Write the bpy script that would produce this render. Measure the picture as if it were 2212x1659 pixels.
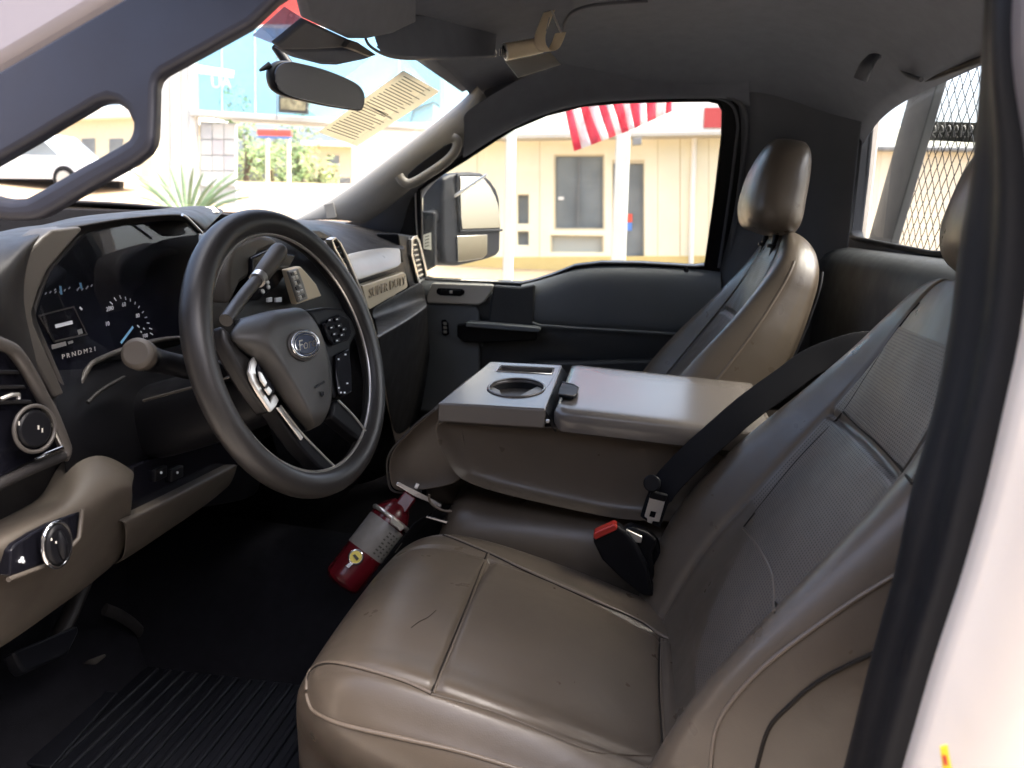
import bpy, bmesh, math, random
from mathutils import Vector, Matrix
random.seed(7)
R = math.radians
S = bpy.context.scene
for o in list(bpy.data.objects):
    bpy.data.objects.remove(o)
COL = S.collection

# ------------------------------------------------------------------ camera
CAM = Vector((-1.37, 0.0, 1.55))           # a person standing at the open driver's door
YAW, PITCH, ROLL = 9.0, 12.2, 1.2
F, CU, CV = 1660.0, 1106.0, 829.5
_y, _p, _r = R(YAW), R(PITCH), R(ROLL)
FW = Vector((math.cos(_p)*math.cos(_y), math.cos(_p)*math.sin(_y), -math.sin(_p)))
_rt = FW.cross(Vector((0, 0, 1))).normalized()
_up = _rt.cross(FW)
RT = _rt*math.cos(_r) + _up*math.sin(_r)
UP = _up*math.cos(_r) - _rt*math.sin(_r)
cd = bpy.data.cameras.new('camera')
cd.lens = 36.0*F/2212.0
cd.sensor_width = 36.0
cd.clip_start = 0.02
cd.clip_end = 3000
cd.dof.use_dof = True
cd.dof.focus_distance = 1.12
cd.dof.aperture_fstop = 6.5
cam = bpy.data.objects.new('camera', cd)
COL.objects.link(cam)
cam.matrix_world = Matrix(((RT.x, UP.x, -FW.x, CAM.x), (RT.y, UP.y, -FW.y, CAM.y), (RT.z, UP.z, -FW.z, CAM.z), (0, 0, 0, 1)))
S.camera = cam

# ------------------------------------------------------------------ sky, sun, exposure
SUN_EL, SUN_AZ = 62.0, 172.0               # azimuth clockwise from +Y (truck nose)
wd = bpy.data.worlds.new('World')
S.world = wd
wd.use_nodes = True
nt = wd.node_tree
bg = nt.nodes['Background']
sk = nt.nodes.new('ShaderNodeTexSky')
sk.sky_type = 'NISHITA'
sk.sun_disc = False
sk.sun_elevation = R(SUN_EL)
sk.sun_rotation = R(SUN_AZ)
sk.air_density = 0.7
sk.dust_density = 8.0
sk.ozone_density = 0.3
nt.links.new(sk.outputs[0], bg.inputs[0])
bg.inputs[1].default_value = 0.13
sl = bpy.data.lights.new('sun', 'SUN')
sl.energy = 1.5
sl.angle = R(50)
sl.color = (1.0, 0.94, 0.86)
so = bpy.data.objects.new('sun', sl)
COL.objects.link(so)
sd = Vector((math.sin(R(SUN_AZ))*math.cos(R(SUN_EL)), math.cos(R(SUN_AZ))*math.cos(R(SUN_EL)), math.sin(R(SUN_EL))))
so.location = sd*30
so.rotation_euler = sd.to_track_quat('Z', 'Y').to_euler()
S.view_settings.view_transform = 'Standard'
S.view_settings.look = 'None'
S.view_settings.gamma = 1.0
S.view_settings.use_curve_mapping = False
S.view_settings.exposure = 3.15
S.render.engine = 'CYCLES'
S.cycles.max_bounces = 10
S.cycles.diffuse_bounces = 5
S.cycles.transparent_max_bounces = 16

# ------------------------------------------------------------------ measuring helpers
def at(u, v, x=None, y=None, z=None, pl=None):
    """point of the place seen in the photograph at (u,v) (2212 wide) that lies on a known plane of the cab"""
    d = FW + RT*((u-CU)/F) - UP*((v-CV)/F)
    if pl is not None:
        p0, n = pl
        t = (p0-CAM).dot(n)/d.dot(n)
    elif x is not None:
        t = (x-CAM.x)/d.x
    elif y is not None:
        t = (y-CAM.y)/d.y
    else:
        t = (z-CAM.z)/d.z
    return CAM + d*t
def V(*a): return Vector(a)
def lerp(a, b, t): return a+(b-a)*t
def smooth(t):
    t = min(1, max(0, t)); return t*t*(3-2*t)
def gauss(d, w): return math.exp(-(d/w)**2)
def interp(tab, x):
    """smooth (Catmull-Rom) table lookup"""
    n = len(tab)
    if x <= tab[0][0]: return tab[0][1]
    if x >= tab[-1][0]: return tab[-1][1]
    for i in range(n-1):
        if tab[i][0] <= x <= tab[i+1][0]:
            x0, y0 = tab[i]; x1, y1 = tab[i+1]
            m0 = (tab[i+1][1]-tab[max(i-1, 0)][1])/(tab[i+1][0]-tab[max(i-1, 0)][0])
            m1 = (tab[min(i+2, n-1)][1]-tab[i][1])/(tab[min(i+2, n-1)][0]-tab[i][0])
            h = x1-x0; t = (x-x0)/h
            return ((2*t**3-3*t*t+1)*y0+(t**3-2*t*t+t)*h*m0+(-2*t**3+3*t*t)*y1+(t**3-t*t)*h*m1)
def crv(pts, n=8, closed=False):
    """Catmull-Rom through points"""
    P = [Vector(p) for p in pts]; m = len(P); out = []
    rng = m if closed else m-1
    for i in range(rng):
        if closed: a, b, c, d = P[(i-1) % m], P[i], P[(i+1) % m], P[(i+2) % m]
        else: a, b, c, d = P[max(i-1, 0)], P[i], P[i+1], P[min(i+2, m-1)]
        for k in range(n):
            t = k/n
            out.append(0.5*((2*b)+(c-a)*t+(2*a-5*b+4*c-d)*t*t+(3*b-a-3*c+d)*t**3))
    if not closed: out.append(P[-1].copy())
    return out
def resample(poly, n):
    L = [0.0]
    for a, b in zip(poly, poly[1:]): L.append(L[-1]+(Vector(b)-Vector(a)).length)
    out = []; j = 0
    for k in range(n):
        s = L[-1]*k/(n-1)
        while j < len(L)-2 and L[j+1] < s: j += 1
        t = (s-L[j])/max(1e-9, L[j+1]-L[j])
        out.append(lerp(Vector(poly[j]), Vector(poly[j+1]), t))
    return out

# ------------------------------------------------------------------ materials
def mat(name, col, rough=0.5, metal=0.0, bump=None, var=0.0, vscale=8.0, spec=0.5, coat=0.0):
    m = bpy.data.materials.new(name); m.use_nodes = True
    n = m.node_tree; b = n.nodes['Principled BSDF']
    b.inputs['Base Color'].default_value = (*col, 1)
    b.inputs['Roughness'].default_value = rough
    b.inputs['Metallic'].default_value = metal
    b.inputs['Specular IOR Level'].default_value = spec
    b.inputs['Coat Weight'].default_value = coat
    tc = n.nodes.new('ShaderNodeTexCoord')
    if var > 0:
        no = n.nodes.new('ShaderNodeTexNoise'); no.inputs['Scale'].default_value = vscale; no.inputs['Detail'].default_value = 6
        n.links.new(tc.outputs['Object'], no.inputs['Vector'])
        mr = n.nodes.new('ShaderNodeMapRange'); mr.inputs[1].default_value = 0.3; mr.inputs[2].default_value = 0.7
        mr.inputs[3].default_value = 1-var; mr.inputs[4].default_value = 1+var
        n.links.new(no.outputs[0], mr.inputs[0])
        mx = n.nodes.new('ShaderNodeMix'); mx.data_type = 'RGBA'; mx.blend_type = 'MULTIPLY'; mx.inputs[0].default_value = 1
        mx.inputs[6].default_value = (*col, 1)
        n.links.new(mr.outputs[0], mx.inputs[7]); n.links.new(mx.outputs[2], b.inputs['Base Color'])
        r2 = n.nodes.new('ShaderNodeMapRange'); r2.inputs[1].default_value = 0.3; r2.inputs[2].default_value = 0.7
        r2.inputs[3].default_value = max(0.02, rough-0.06); r2.inputs[4].default_value = min(1, rough+0.08)
        n2 = n.nodes.new('ShaderNodeTexNoise'); n2.inputs['Scale'].default_value = vscale*3; n2.inputs['Detail'].default_value = 4
        n.links.new(tc.outputs['Object'], n2.inputs['Vector']); n.links.new(n2.outputs[0], r2.inputs[0]); n.links.new(r2.outputs[0], b.inputs['Roughness'])
    if bump:
        kind, sc, st = bump
        if kind == 'grain':
            t = n.nodes.new('ShaderNodeTexVoronoi'); t.inputs['Scale'].default_value = sc; out = t.outputs['Distance']
        else:
            t = n.nodes.new('ShaderNodeTexNoise'); t.inputs['Scale'].default_value = sc; t.inputs['Detail'].default_value = 3; out = t.outputs[0]
        n.links.new(tc.outputs['Object'], t.inputs['Vector'])
        bp = n.nodes.new('ShaderNodeBump'); bp.inputs['Strength'].default_value = st; bp.inputs['Distance'].default_value = 0.001
        n.links.new(out, bp.inputs['Height']); n.links.new(bp.outputs[0], b.inputs['Normal'])
        if len(bump) > 3 or name.endswith('leather'):
            # broad puckers and fine creases under the grain
            lo = n.nodes.new('ShaderNodeTexNoise'); lo.inputs['Scale'].default_value = 26; lo.inputs['Detail'].default_value = 2; lo.inputs['Distortion'].default_value = 0.5
            n.links.new(tc.outputs['Object'], lo.inputs['Vector'])
            b2 = n.nodes.new('ShaderNodeBump'); b2.inputs['Strength'].default_value = 0.10; b2.inputs['Distance'].default_value = 0.006
            n.links.new(lo.outputs[0], b2.inputs['Height']); n.links.new(b2.outputs[0], bp.inputs['Normal'])
    return m
def glass_mat(name, tint=(1, 1, 1), refl=1.0, haze=0.0):
    m = bpy.data.materials.new(name); m.use_nodes = True; n = m.node_tree
    for x in list(n.nodes):
        if x.type != 'OUTPUT_MATERIAL': n.nodes.remove(x)
    out = [x for x in n.nodes][0]
    tr = n.nodes.new('ShaderNodeBsdfTransparent'); tr.inputs[0].default_value = (*tint, 1)
    gl = n.nodes.new('ShaderNodeBsdfGlossy'); gl.inputs['Roughness'].default_value = 0.02
    fr = n.nodes.new('ShaderNodeFresnel'); fr.inputs[0].default_value = 1.45
    mu = n.nodes.new('ShaderNodeMath'); mu.operation = 'MULTIPLY'; mu.inputs[1].default_value = refl
    mx = n.nodes.new('ShaderNodeMixShader')
    n.links.new(fr.outputs[0], mu.inputs[0]); n.links.new(mu.outputs[0], mx.inputs[0])
    n.links.new(tr.outputs[0], mx.inputs[1]); n.links.new(gl.outputs[0], mx.inputs[2])
    last = mx
    if haze > 0:
        df = n.nodes.new('ShaderNodeBsdfDiffuse'); df.inputs[0].default_value = (0.8, 0.82, 0.85, 1)
        m2 = n.nodes.new('ShaderNodeMixShader'); m2.inputs[0].default_value = haze
        n.links.new(mx.outputs[0], m2.inputs[1]); n.links.new(df.outputs[0], m2.inputs[2]); last = m2
    n.links.new(last.outputs[0], out.inputs[0])
    return m
M = {}
M['leather'] = mat('taupe_leather', (0.108, 0.085, 0.063), 0.33, bump=('grain', 700, 0.08), var=0.06, vscale=9, spec=0.5)
M['piping'] = mat('taupe_piping', (0.155, 0.122, 0.092), 0.34)
M['taupe'] = mat('taupe_plastic', (0.066, 0.055, 0.044), 0.52, bump=('grain', 1100, 0.12), var=0.05)
M['lid'] = mat('grained_taupe_lid', (0.14, 0.122, 0.108), 0.24, bump=('noise', 420, 0.03), spec=0.8)
M['pillar'] = mat('stone_grey_trim', (0.27, 0.255, 0.23), 0.55, bump=('noise', 700, 0.1), var=0.03)
M['plate'] = mat('pale_switch_plate', (0.50, 0.475, 0.42), 0.5, bump=('noise', 700, 0.08), var=0.03)
M['dash'] = mat('charcoal_dash_plastic', (0.018, 0.0165, 0.0165), 0.45, bump=('grain', 900, 0.15), var=0.06, spec=0.25)
M['dashgrey'] = mat('grey_dash_plastic', (0.062, 0.055, 0.049), 0.42, bump=('grain', 900, 0.12), var=0.05)
M['black'] = mat('black_plastic', (0.006, 0.006, 0.0075), 0.42, bump=('grain', 800, 0.08), var=0.08, spec=0.2)
M['gloss'] = mat('gloss_black', (0.006, 0.006, 0.009), 0.2, spec=0.25)
M['cluster'] = mat('cluster_face', (0.005, 0.0055, 0.010), 0.4, spec=0.12)
M['wheel'] = mat('steering_wheel_vinyl', (0.022, 0.020, 0.019), 0.38, bump=('grain', 1000, 0.08))
M['hub'] = mat('airbag_cover', (0.055, 0.051, 0.046), 0.40, bump=('grain', 1200, 0.14), var=0.05)
M['silver'] = mat('satin_silver', (0.80, 0.77, 0.72), 0.28, metal=0.85)
M['chrome'] = mat('chrome', (0.85, 0.85, 0.85), 0.08, metal=1.0)
M['tan'] = mat('tan_trim', (0.70, 0.58, 0.40), 0.42, bump=('noise', 600, 0.08), var=0.04)
M['headliner'] = mat('headliner_cloth', (0.145, 0.152, 0.175), 0.9, bump=('noise', 1500, 0.25), var=0.05, vscale=30, spec=0.2)
M['shellgrey'] = mat('grey_cloth_trim', (0.095, 0.098, 0.11), 0.75, bump=('noise', 900, 0.15), var=0.05, spec=0.3)
M['door'] = mat('door_panel', (0.15, 0.162, 0.172), 0.5, bump=('grain', 900, 0.15), var=0.05)
M['doordark'] = mat('door_panel_dark', (0.035, 0.038, 0.041), 0.5, bump=('grain', 900, 0.15), var=0.05)
M['rubber'] = mat('black_rubber', (0.007, 0.007, 0.0085), 0.5, var=0.1, spec=0.25)
M['carpet'] = mat('dark_carpet', (0.006, 0.006, 0.008), 0.95, bump=('noise', 900, 0.5), var=0.2, vscale=40, spec=0.1)
M['mat'] = mat('rubber_mat', (0.0045, 0.005, 0.0075), 0.5, var=0.1, spec=0.25)
M['paint'] = mat('warm_lit_white_paint', (0.80, 0.71, 0.62), 0.25, coat=0.5)  # white paint tinted peach to carry the warm reflected light
M['pillarpaint'] = mat('grey_pillar_vinyl', (0.030, 0.031, 0.043), 0.5, bump=('noise', 800, 0.1), var=0.04)
M['web'] = mat('seat_belt_webbing', (0.007, 0.007, 0.009), 0.85, bump=('noise', 1500, 0.3), spec=0.2)
M['red'] = mat('red_enamel', (0.085, 0.005, 0.009), 0.2, var=0.1)
M['redplastic'] = mat('red_plastic', (0.45, 0.03, 0.02), 0.35)
M['paper'] = mat('paper', (0.78, 0.73, 0.60), 0.8)
M['greypaper'] = mat('grey_card', (0.62, 0.59, 0.52), 0.7)
M['ink'] = mat('ink', (0.06, 0.06, 0.05), 0.7)
M['white'] = mat('white_print', (0.75, 0.77, 0.80), 0.5)
M['blue'] = mat('blue_needle', (0.25, 0.55, 0.80), 0.4)
M['badge'] = mat('badge_blue', (0.010, 0.018, 0.05), 0.2)
M['mirror'] = mat('mirror_glass', (0.52, 0.48, 0.41), 0.03, metal=1.0)
M['darkmirror'] = mat('dark_reflection_glass', (0.012, 0.012, 0.018), 0.12)  # near-black base paints in the mirror's dark cab reflection
M['glass'] = glass_mat('clear_glass', (0.86, 0.89, 0.88), 0.6, haze=0.05)
M['windshield'] = glass_mat('windshield_glass', (0.86, 0.90, 0.90), 0.12, haze=0.05)
M['rearglass'] = glass_mat('rear_glass', (0.90, 0.93, 0.93), 0.2)
M['film'] = glass_mat('smoked_film', (0.62, 0.62, 0.72), 0.6, haze=0.12)

def translucent_paper():
    m = mat('thin_paper', (0.80, 0.75, 0.62), 0.8); n = m.node_tree
    out = [x for x in n.nodes if x.type == 'OUTPUT_MATERIAL'][0]; b = n.nodes['Principled BSDF']
    tl = n.nodes.new('ShaderNodeBsdfTranslucent'); tl.inputs[0].default_value = (0.80, 0.74, 0.60, 1)
    mx = n.nodes.new('ShaderNodeMixShader'); mx.inputs[0].default_value = 0.5
    n.links.new(b.outputs[0], mx.inputs[1]); n.links.new(tl.outputs[0], mx.inputs[2]); n.links.new(mx.outputs[0], out.inputs[0])
    return m
M['thinpaper'] = translucent_paper()
# ------------------------------------------------------------------ object helpers
def link(name, me, m, parent=None, smooth_ang=None):
    o = bpy.data.objects.new(name, me); COL.objects.link(o)
    if m is not None: me.materials.append(M[m] if isinstance(m, str) else m)
    if parent is not None:
        o.parent = parent
        if parent.type == 'EMPTY': o.matrix_parent_inverse = Matrix.Translation(-parent.location)
    return o
def thing(name, label, cat, loc=(0, 0, 0), group=None):
    o = bpy.data.objects.new(name, None); COL.objects.link(o); o.location = loc; o.empty_display_size = 0.05
    o['label'] = label; o['category'] = cat
    if group: o['group'] = group
    return o
def tag(o, label, cat, group=None):
    o['label'] = label; o['category'] = cat
    if group: o['group'] = group
    return o
def shade(me, on=True):
    for p in me.polygons: p.use_smooth = on
def finish(bm, name, m, parent, sm=True, bevel=0, seg=2, sub=0, solid=0, off=0.0, ang=40):
    me = bpy.data.meshes.new(name); bm.normal_update()
    bmesh.ops.recalc_face_normals(bm, faces=bm.faces[:]); bm.to_mesh(me); bm.free()
    shade(me, sm)
    o = link(name, me, m, parent)
    if solid:
        d = o.modifiers.new('solid', 'SOLIDIFY'); d.thickness = solid; d.offset = off
    if bevel:
        d = o.modifiers.new('bevel', 'BEVEL'); d.width = bevel; d.segments = seg; d.limit_method = 'ANGLE'; d.angle_limit = R(30)
        d.harden_normals = False
    if bevel and sm:
        d = o.modifiers.new('wn', 'WEIGHTED_NORMAL'); d.keep_sharp = True
    if sub:
        d = o.modifiers.new('sub', 'SUBSURF'); d.levels = sub; d.render_levels = sub
    if sm and not sub:
        try:
            me.set_sharp_from_angle(angle=R(ang))
        except Exception: pass
    return o
def grid(name, rows, m, parent, solid=0, sub=0, closed_u=False, cap=False, bevel=0, off=0.0, ang=60):
    bm = bmesh.new(); vs = [[bm.verts.new(p) for p in r] for r in rows]
    for a, b in zip(vs, vs[1:]):
        n = len(a)
        for i in range(n if closed_u else n-1):
            j = (i+1) % n
            try: bm.faces.new((a[i], a[j], b[j], b[i]))
            except ValueError: pass
    if cap:
        for r in (vs[0], vs[-1]):
            try: bm.faces.new(r)
            except ValueError: pass
    return finish(bm, name, m, parent, solid=solid, sub=sub, bevel=bevel, off=off, ang=ang)
def slab(name, pts, vec, m, parent, bevel=0.002, seg=2, holes=(), sm=True):
    """plate with outline pts (any plane) and holes, pushed through by vec"""
    bm = bmesh.new(); vec = Vector(vec)
    loops = [list(pts)]+[list(h) for h in holes]
    if not holes:
        f = bm.faces.new([bm.verts.new(p) for p in loops[0]])
        faces = [f]
    else:
        es = []
        for L in loops:
            vv = [bm.verts.new(p) for p in L]
            for i in range(len(vv)): es.append(bm.edges.new((vv[i], vv[(i+1) % len(vv)])))
        r = bmesh.ops.triangle_fill(bm, use_beauty=True, use_dissolve=False, edges=es)
        faces = [g for g in r['geom'] if isinstance(g, bmesh.types.BMFace)]
    r = bmesh.ops.extrude_face_region(bm, geom=faces)
    nv = [g for g in r['geom'] if isinstance(g, bmesh.types.BMVert)]
    bmesh.ops.translate(bm, vec=vec, verts=nv)
    return finish(bm, name, m, parent, sm=sm, bevel=bevel, seg=seg)
def box(name, c, s, m, parent, bevel=0.003, rot=None, seg=2):
    bm = bmesh.new(); bmesh.ops.create_cube(bm, size=1.0)
    bmesh.ops.scale(bm, vec=Vector(s), verts=bm.verts)
    if rot is not None: bmesh.ops.transform(bm, matrix=rot.to_4x4(), verts=bm.verts)
    bmesh.ops.translate(bm, vec=Vector(c), verts=bm.verts)
    return finish(bm, name, m, parent, bevel=bevel, seg=seg)
def frames(P, closed=False, up=None):
    T = []
    n = len(P)
    for i in range(n):
        a = P[(i-1) % n] if (closed or i > 0) else P[i]; b = P[(i+1) % n] if (closed or i < n-1) else P[i]
        T.append((b-a).normalized())
    r = Vector(up) if up is not None else (Vector((0, 0, 1)) if abs(T[0].z) < 0.9 else Vector((1, 0, 0)))
    out = []
    for t in T:
        if up is not None: r = Vector(up)
        s = (r - t*r.dot(t)).normalized(); r = s
        out.append((s, t.cross(s)))
    return out
def sweep_bm(bm, pts, rad, ns=10, closed=False, up=None, rb=None, cap=True, power=2.0):
    P = [Vector(p) for p in pts]; fr = frames(P, closed, up); rings = []
    for i, p in enumerate(P):
        ra = rad[i] if isinstance(rad, (list, tuple)) else rad
        rb_ = ra if rb is None else (rb[i] if isinstance(rb, (list, tuple)) else rb)
        s, b = fr[i]; ring = []
        for k in range(ns):
            a = 2*math.pi*k/ns; ca, sa = math.cos(a), math.sin(a)
            ca = math.copysign(abs(ca)**(2/power), ca); sa = math.copysign(abs(sa)**(2/power), sa)
            ring.append(bm.verts.new(p+s*(ra*ca)+b*(rb_*sa)))
        rings.append(ring)
    m = len(rings)
    for i in range(m if closed else m-1):
        a, c = rings[i], rings[(i+1) % m]
        for k in range(ns): bm.faces.new((a[k], a[(k+1) % ns], c[(k+1) % ns], c[k]))
    if cap and not closed:
        bm.faces.new(rings[0][::-1]); bm.faces.new(rings[-1])
def tube(name, pts, rad, m, parent, ns=10, closed=False, up=None, rb=None, sm_n=0, power=2.0, ang=60):
    if sm_n: pts = crv(pts, sm_n, closed)
    bm = bmesh.new(); sweep_bm(bm, pts, rad, ns, closed, up, rb, power=power)
    return finish(bm, name, m, parent, ang=ang)
def disc(name, c, n, r, h, m, parent, seg=32, bevel=0.0015, ry=None, up=None):
    n = Vector(n).normalized(); u = Vector(up) if up is not None else (Vector((0, 0, 1)) if abs(n.z) < 0.9 else Vector((1, 0, 0)))
    u = (u-n*u.dot(n)).normalized(); w = n.cross(u); ry = ry or r
    pts = [Vector(c)+w*(r*math.cos(2*math.pi*k/seg))+u*(ry*math.sin(2*math.pi*k/seg)) for k in range(seg)]
    return slab(name, pts, n*h, m, parent, bevel=bevel)
def text(name, s, origin, xdir, ydir, size, depth, m, parent, shear=0.0, align='LEFT', sx=1.0):
    cu = bpy.data.curves.new(name, 'FONT'); cu.body = s; cu.size = size; cu.extrude = depth; cu.shear = shear; cu.align_x = align
    cu.resolution_u = 2
    t = bpy.data.objects.new('tmp', cu); COL.objects.link(t)
    dg = bpy.context.evaluated_depsgraph_get(); me = bpy.data.meshes.new_from_object(t.evaluated_get(dg))
    bpy.data.objects.remove(t)
    xd = Vector(xdir).normalized(); yd = Vector(ydir); yd = (yd-xd*yd.dot(xd)).normalized(); zd = xd.cross(yd)
    o = Vector(origin)
    for v in me.vertices: v.co = o+xd*(v.co.x*sx)+yd*v.co.y+zd*v.co.z
    me.materials.clear()
    return link(name, me, m, parent)

# ================================================================== GROUND AND CAB SHELL
gm = mat('worn_asphalt', (0.15, 0.14, 0.128), 0.9, bump=('noise', 30, 0.2), var=0.12, vscale=1.2)
bm = bmesh.new(); bmesh.ops.create_grid(bm, x_segments=8, y_segments=8, size=1500)
g = finish(bm, 'ground', gm, None); g['kind'] = 'structure'

cab = thing('truck_cab', 'dark shell of the pickup cab with headliner, pillars, floor and white door jamb', 'truck cab', (0, 0, 0.75))
# floor, tunnel, firewall, outer skins
box('floor', (0, 0.28, 0.725), (1.74, 1.66, 0.05), 'carpet', cab)
rows = []
for k in range(7):
    y = -0.1+1.15*k/6; h = 0.10+0.07*smooth(k/6)
    rows.append([V(x, y, 0.75+h*math.cos(min(1, abs(x)/0.26)*math.pi/2)**0.6 if abs(x) < 0.26 else 0.745) for x in [(-0.28+0.04*i) for i in range(15)]])
grid('tunnel', rows, 'carpet', cab, sub=1)
box('firewall', (0, 1.10, 1.12), (1.74, 0.05, 0.86), 'carpet', cab)
slab('toe_board', [V(-.84, .80, .745), V(.84, .80, .745), V(.84, 1.08, 1.02), V(-.84, 1.08, 1.02)], (0, .03, -.03), 'carpet', cab)
box('roof_panel', (0, -0.06, 1.995), (1.42, 1.0, 0.02), 'paint', cab)
box('hinge_pillar', (-0.90, 1.0, 1.0), (0.10, 0.34, 1.02), 'paint', cab)
box('hinge_pillar', (0.90, 1.0, 1.0), (0.10, 0.34, 1.02), 'paint', cab)
box('rocker_panel', (-0.90, 0.3, 0.60), (0.12, 1.7, 0.26), 'paint', cab, bevel=0.02)
box('rocker_panel', (0.90, 0.3, 0.60), (0.12, 1.7, 0.26), 'paint', cab, bevel=0.02)
box('roof_rail', (-0.70, -0.04, 1.90), (0.14, 1.02, 0.18), 'shellgrey', cab, bevel=0.03)
box('roof_rail', (0.73, -0.04, 1.93), (0.10, 1.02, 0.14), 'shellgrey', cab, bevel=0.03)
# headliner: shallow dome that rolls down to the rails, header and rear window
def hl(x, y):
    z = 1.945-0.10*(abs(x)/0.68)**5*(1-(.75*min(1, max(0, y/.42)) if y > 0 else 0))
    if y < 0: z -= 0.15*(min(1, -y/0.5))**4
    else: z -= 0.075*(y/0.44)**3
    return z
rows = []
for j in range(41):
    y = -0.505+0.945*j/40
    rows.append([V(x, y, hl(x, y)) for x in [(-0.68+1.36*i/48) for i in range(49)]])
grid('headliner', rows, 'headliner', cab, solid=0.006, off=0)
# rear wall with window opening
YR = -0.495
rw = [(1880, 221), (1868, 230), (1861, 255), (1849, 380), (1835, 500), (1838, 511), (1850, 516), (2010, 548)]
rt_ = [at(u, v, y=YR) for u, v in rw]
top = [at(u, v, y=YR) for u, v in [(2125, 126), (2000, 173)]]
low = [V(-p.x, p.y, p.z) for p in rt_[:-1]]
hole = rt_+low[::-1]+top
slab('rear_wall', [V(-.86, YR, .72), V(.86, YR, .72), V(.80, YR, 1.6), V(.70, YR, 1.95), V(-.70, YR, 1.95), V(-.80, YR, 1.6)], (0, -0.03, 0), 'shellgrey', cab, holes=[hole], bevel=0.004)
slab('rear_window', [p+V(0, -.02, 0) for p in hole], (0, -0.004, 0), 'rearglass', cab, bevel=0)
tube('rear_window_seal', hole, 0.006, 'rubber', cab, closed=True, ns=8)
# ledge below the rear window
grid('rear_ledge', [[V(x, -.49, 1.50) for x in (-.8, 0, .8)], [V(x, -.46, 1.495) for x in (-.8, 0, .8)], [V(x, -.435, 1.47) for x in (-.8, 0, .8)], [V(x, -.43, 1.40) for x in (-.8, 0, .8)], [V(x, -.43, .80) for x in (-.8, 0, .8)]], 'doordark', cab, sub=1)
# rear corner trim between passenger door and rear window
Lc = [(1560, 150), (1608, 215), (1614, 300), (1604, 400), (1590, 500), (1580, 580), (1575, 700), (1570, 900)]
Rc = [(1882, 150), (1874, 215), (1862, 262), (1850, 380), (1838, 500), (1828, 580), (1826, 700), (1822, 900)]
rows = []
for (a, b), (c, d) in zip(Lc, Rc):
    p = at(a, b, x=0.735-0.10*smooth((560-b)/400)); q = at(c, d, y=YR+0.012)
    ex = p+V(0.09, 0.035, 0)
    row = [ex, p]
    for t in (.25, .5, .75):
        m_ = lerp(p, q, t); row.append(m_+V(0.045*math.sin(t*math.pi), -0.035*math.sin(t*math.pi), 0))
    row.append(q); rows.append(row)
grid('rear_corner_trim', rows, 'shellgrey', cab, sub=2, solid=0.004)
# coat hook on the rear corner
ch = at(1885, 140, y=-0.40)
h = tube('coat_hook', [ch+V(0, 0, .012), ch+V(-.02, .012, 0), ch+V(-.035, .02, -.012), ch+V(-.03, .025, -.03)], 0.008, 'shellgrey', cab, sm_n=5, rb=0.014)
disc('screw_cap', at(1871, 140, y=-0.385), V(-.9, .5, -.2), 0.0055, 0.004, 'silver', h, seg=18)
tube('headliner_seam', [at(1885, 122, y=-.43), at(1930, 135, y=-.455), at(1962, 163, y=-.47), at(1990, 172, y=-.475)], 0.004, 'shellgrey', cab, sm_n=6)

# ---- passenger A-pillar trim
def pil(u, v, t, dx=0.0):  # t 0 at dash, 1 at header
    return at(u, v, x=lerp(0.745, 0.625, t)+dx)
E1 = [(628, 478), (724, 428), (804, 368), (891, 301), (971, 241), (1011, 207), (1029, 184)]
Mm = [(770, 480), (850, 420), (915, 362), (975, 318), (1020, 275), (1043, 235), (1040, 195)]
rows = []
for i in range(7):
    t = i/6; a = pil(*E1[i], t, 0.0); c = pil(*Mm[i], t, -0.03)
    b = lerp(a, c, .12)+V(-.012, 0, .0); b2 = lerp(a, c, .55)+V(-.02, 0, .004)
    rows.append([a+V(.02, .01, -.005), a, b, b2, c, c+V(.02, -.012, -.012)])
grid('a_pillar_trim', rows, 'pillar', cab, sub=2, solid=0.003)
# dark rail trim between the light pillar trim and the door frame
Md = [(700, 482), (790, 478), (850, 432), (915, 374), (975, 332), (1020, 290), (1046, 235), (1044, 185), (1035, 150)]
E2 = [(800, 560), (880, 520), (900, 420), (955, 372), (1010, 338), (1060, 305), (1110, 274), (1180, 244), (1260, 222)]
rows = []
for i in range(9):
    t = i/8; a = pil(*Md[i], t, 0.0); c = at(*E2[i], x=lerp(0.785, 0.675, t))
    rows.append([a, lerp(a, c, .33)+V(-.012, 0, 0), lerp(a, c, .72)+V(-.008, 0, 0), c, c+V(.03, .0, .0)])
grid('windshield_pillar_rail', rows, 'shellgrey', cab, sub=2, solid=0.003)
TP = [(1044, 185), (1260, 205), (1400, 207), (1560, 206), (1610, 212)]
# light trim end seam + lower clip
slab('pillar_clip_cover', [pil(*p, .08, -.034) for p in [(700, 442), (721, 437), (728, 470), (706, 473)]], (-.002, 0, 0), 'pillar', cab, bevel=.001)
# passenger grab handle
gp = lambda u, v: pil(u, v, .5, -.055)
gh = tube('grab_handle', [gp(862, 380), gp(872, 393), gp(890, 396), gp(930, 373), gp(966, 347), gp(984, 325), gp(988, 305), gp(978, 298)], 0.0125, 'pillar', cab, sm_n=6, ns=12)
slab('handle_recess', [gp(u, v)+V(.022, 0, 0) for u, v in [(876, 390), (876, 376), (898, 356), (955, 314), (972, 306), (980, 312), (978, 326), (962, 344), (900, 388)]], (-.004, 0, 0), 'black', gh, bevel=.002)

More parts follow.
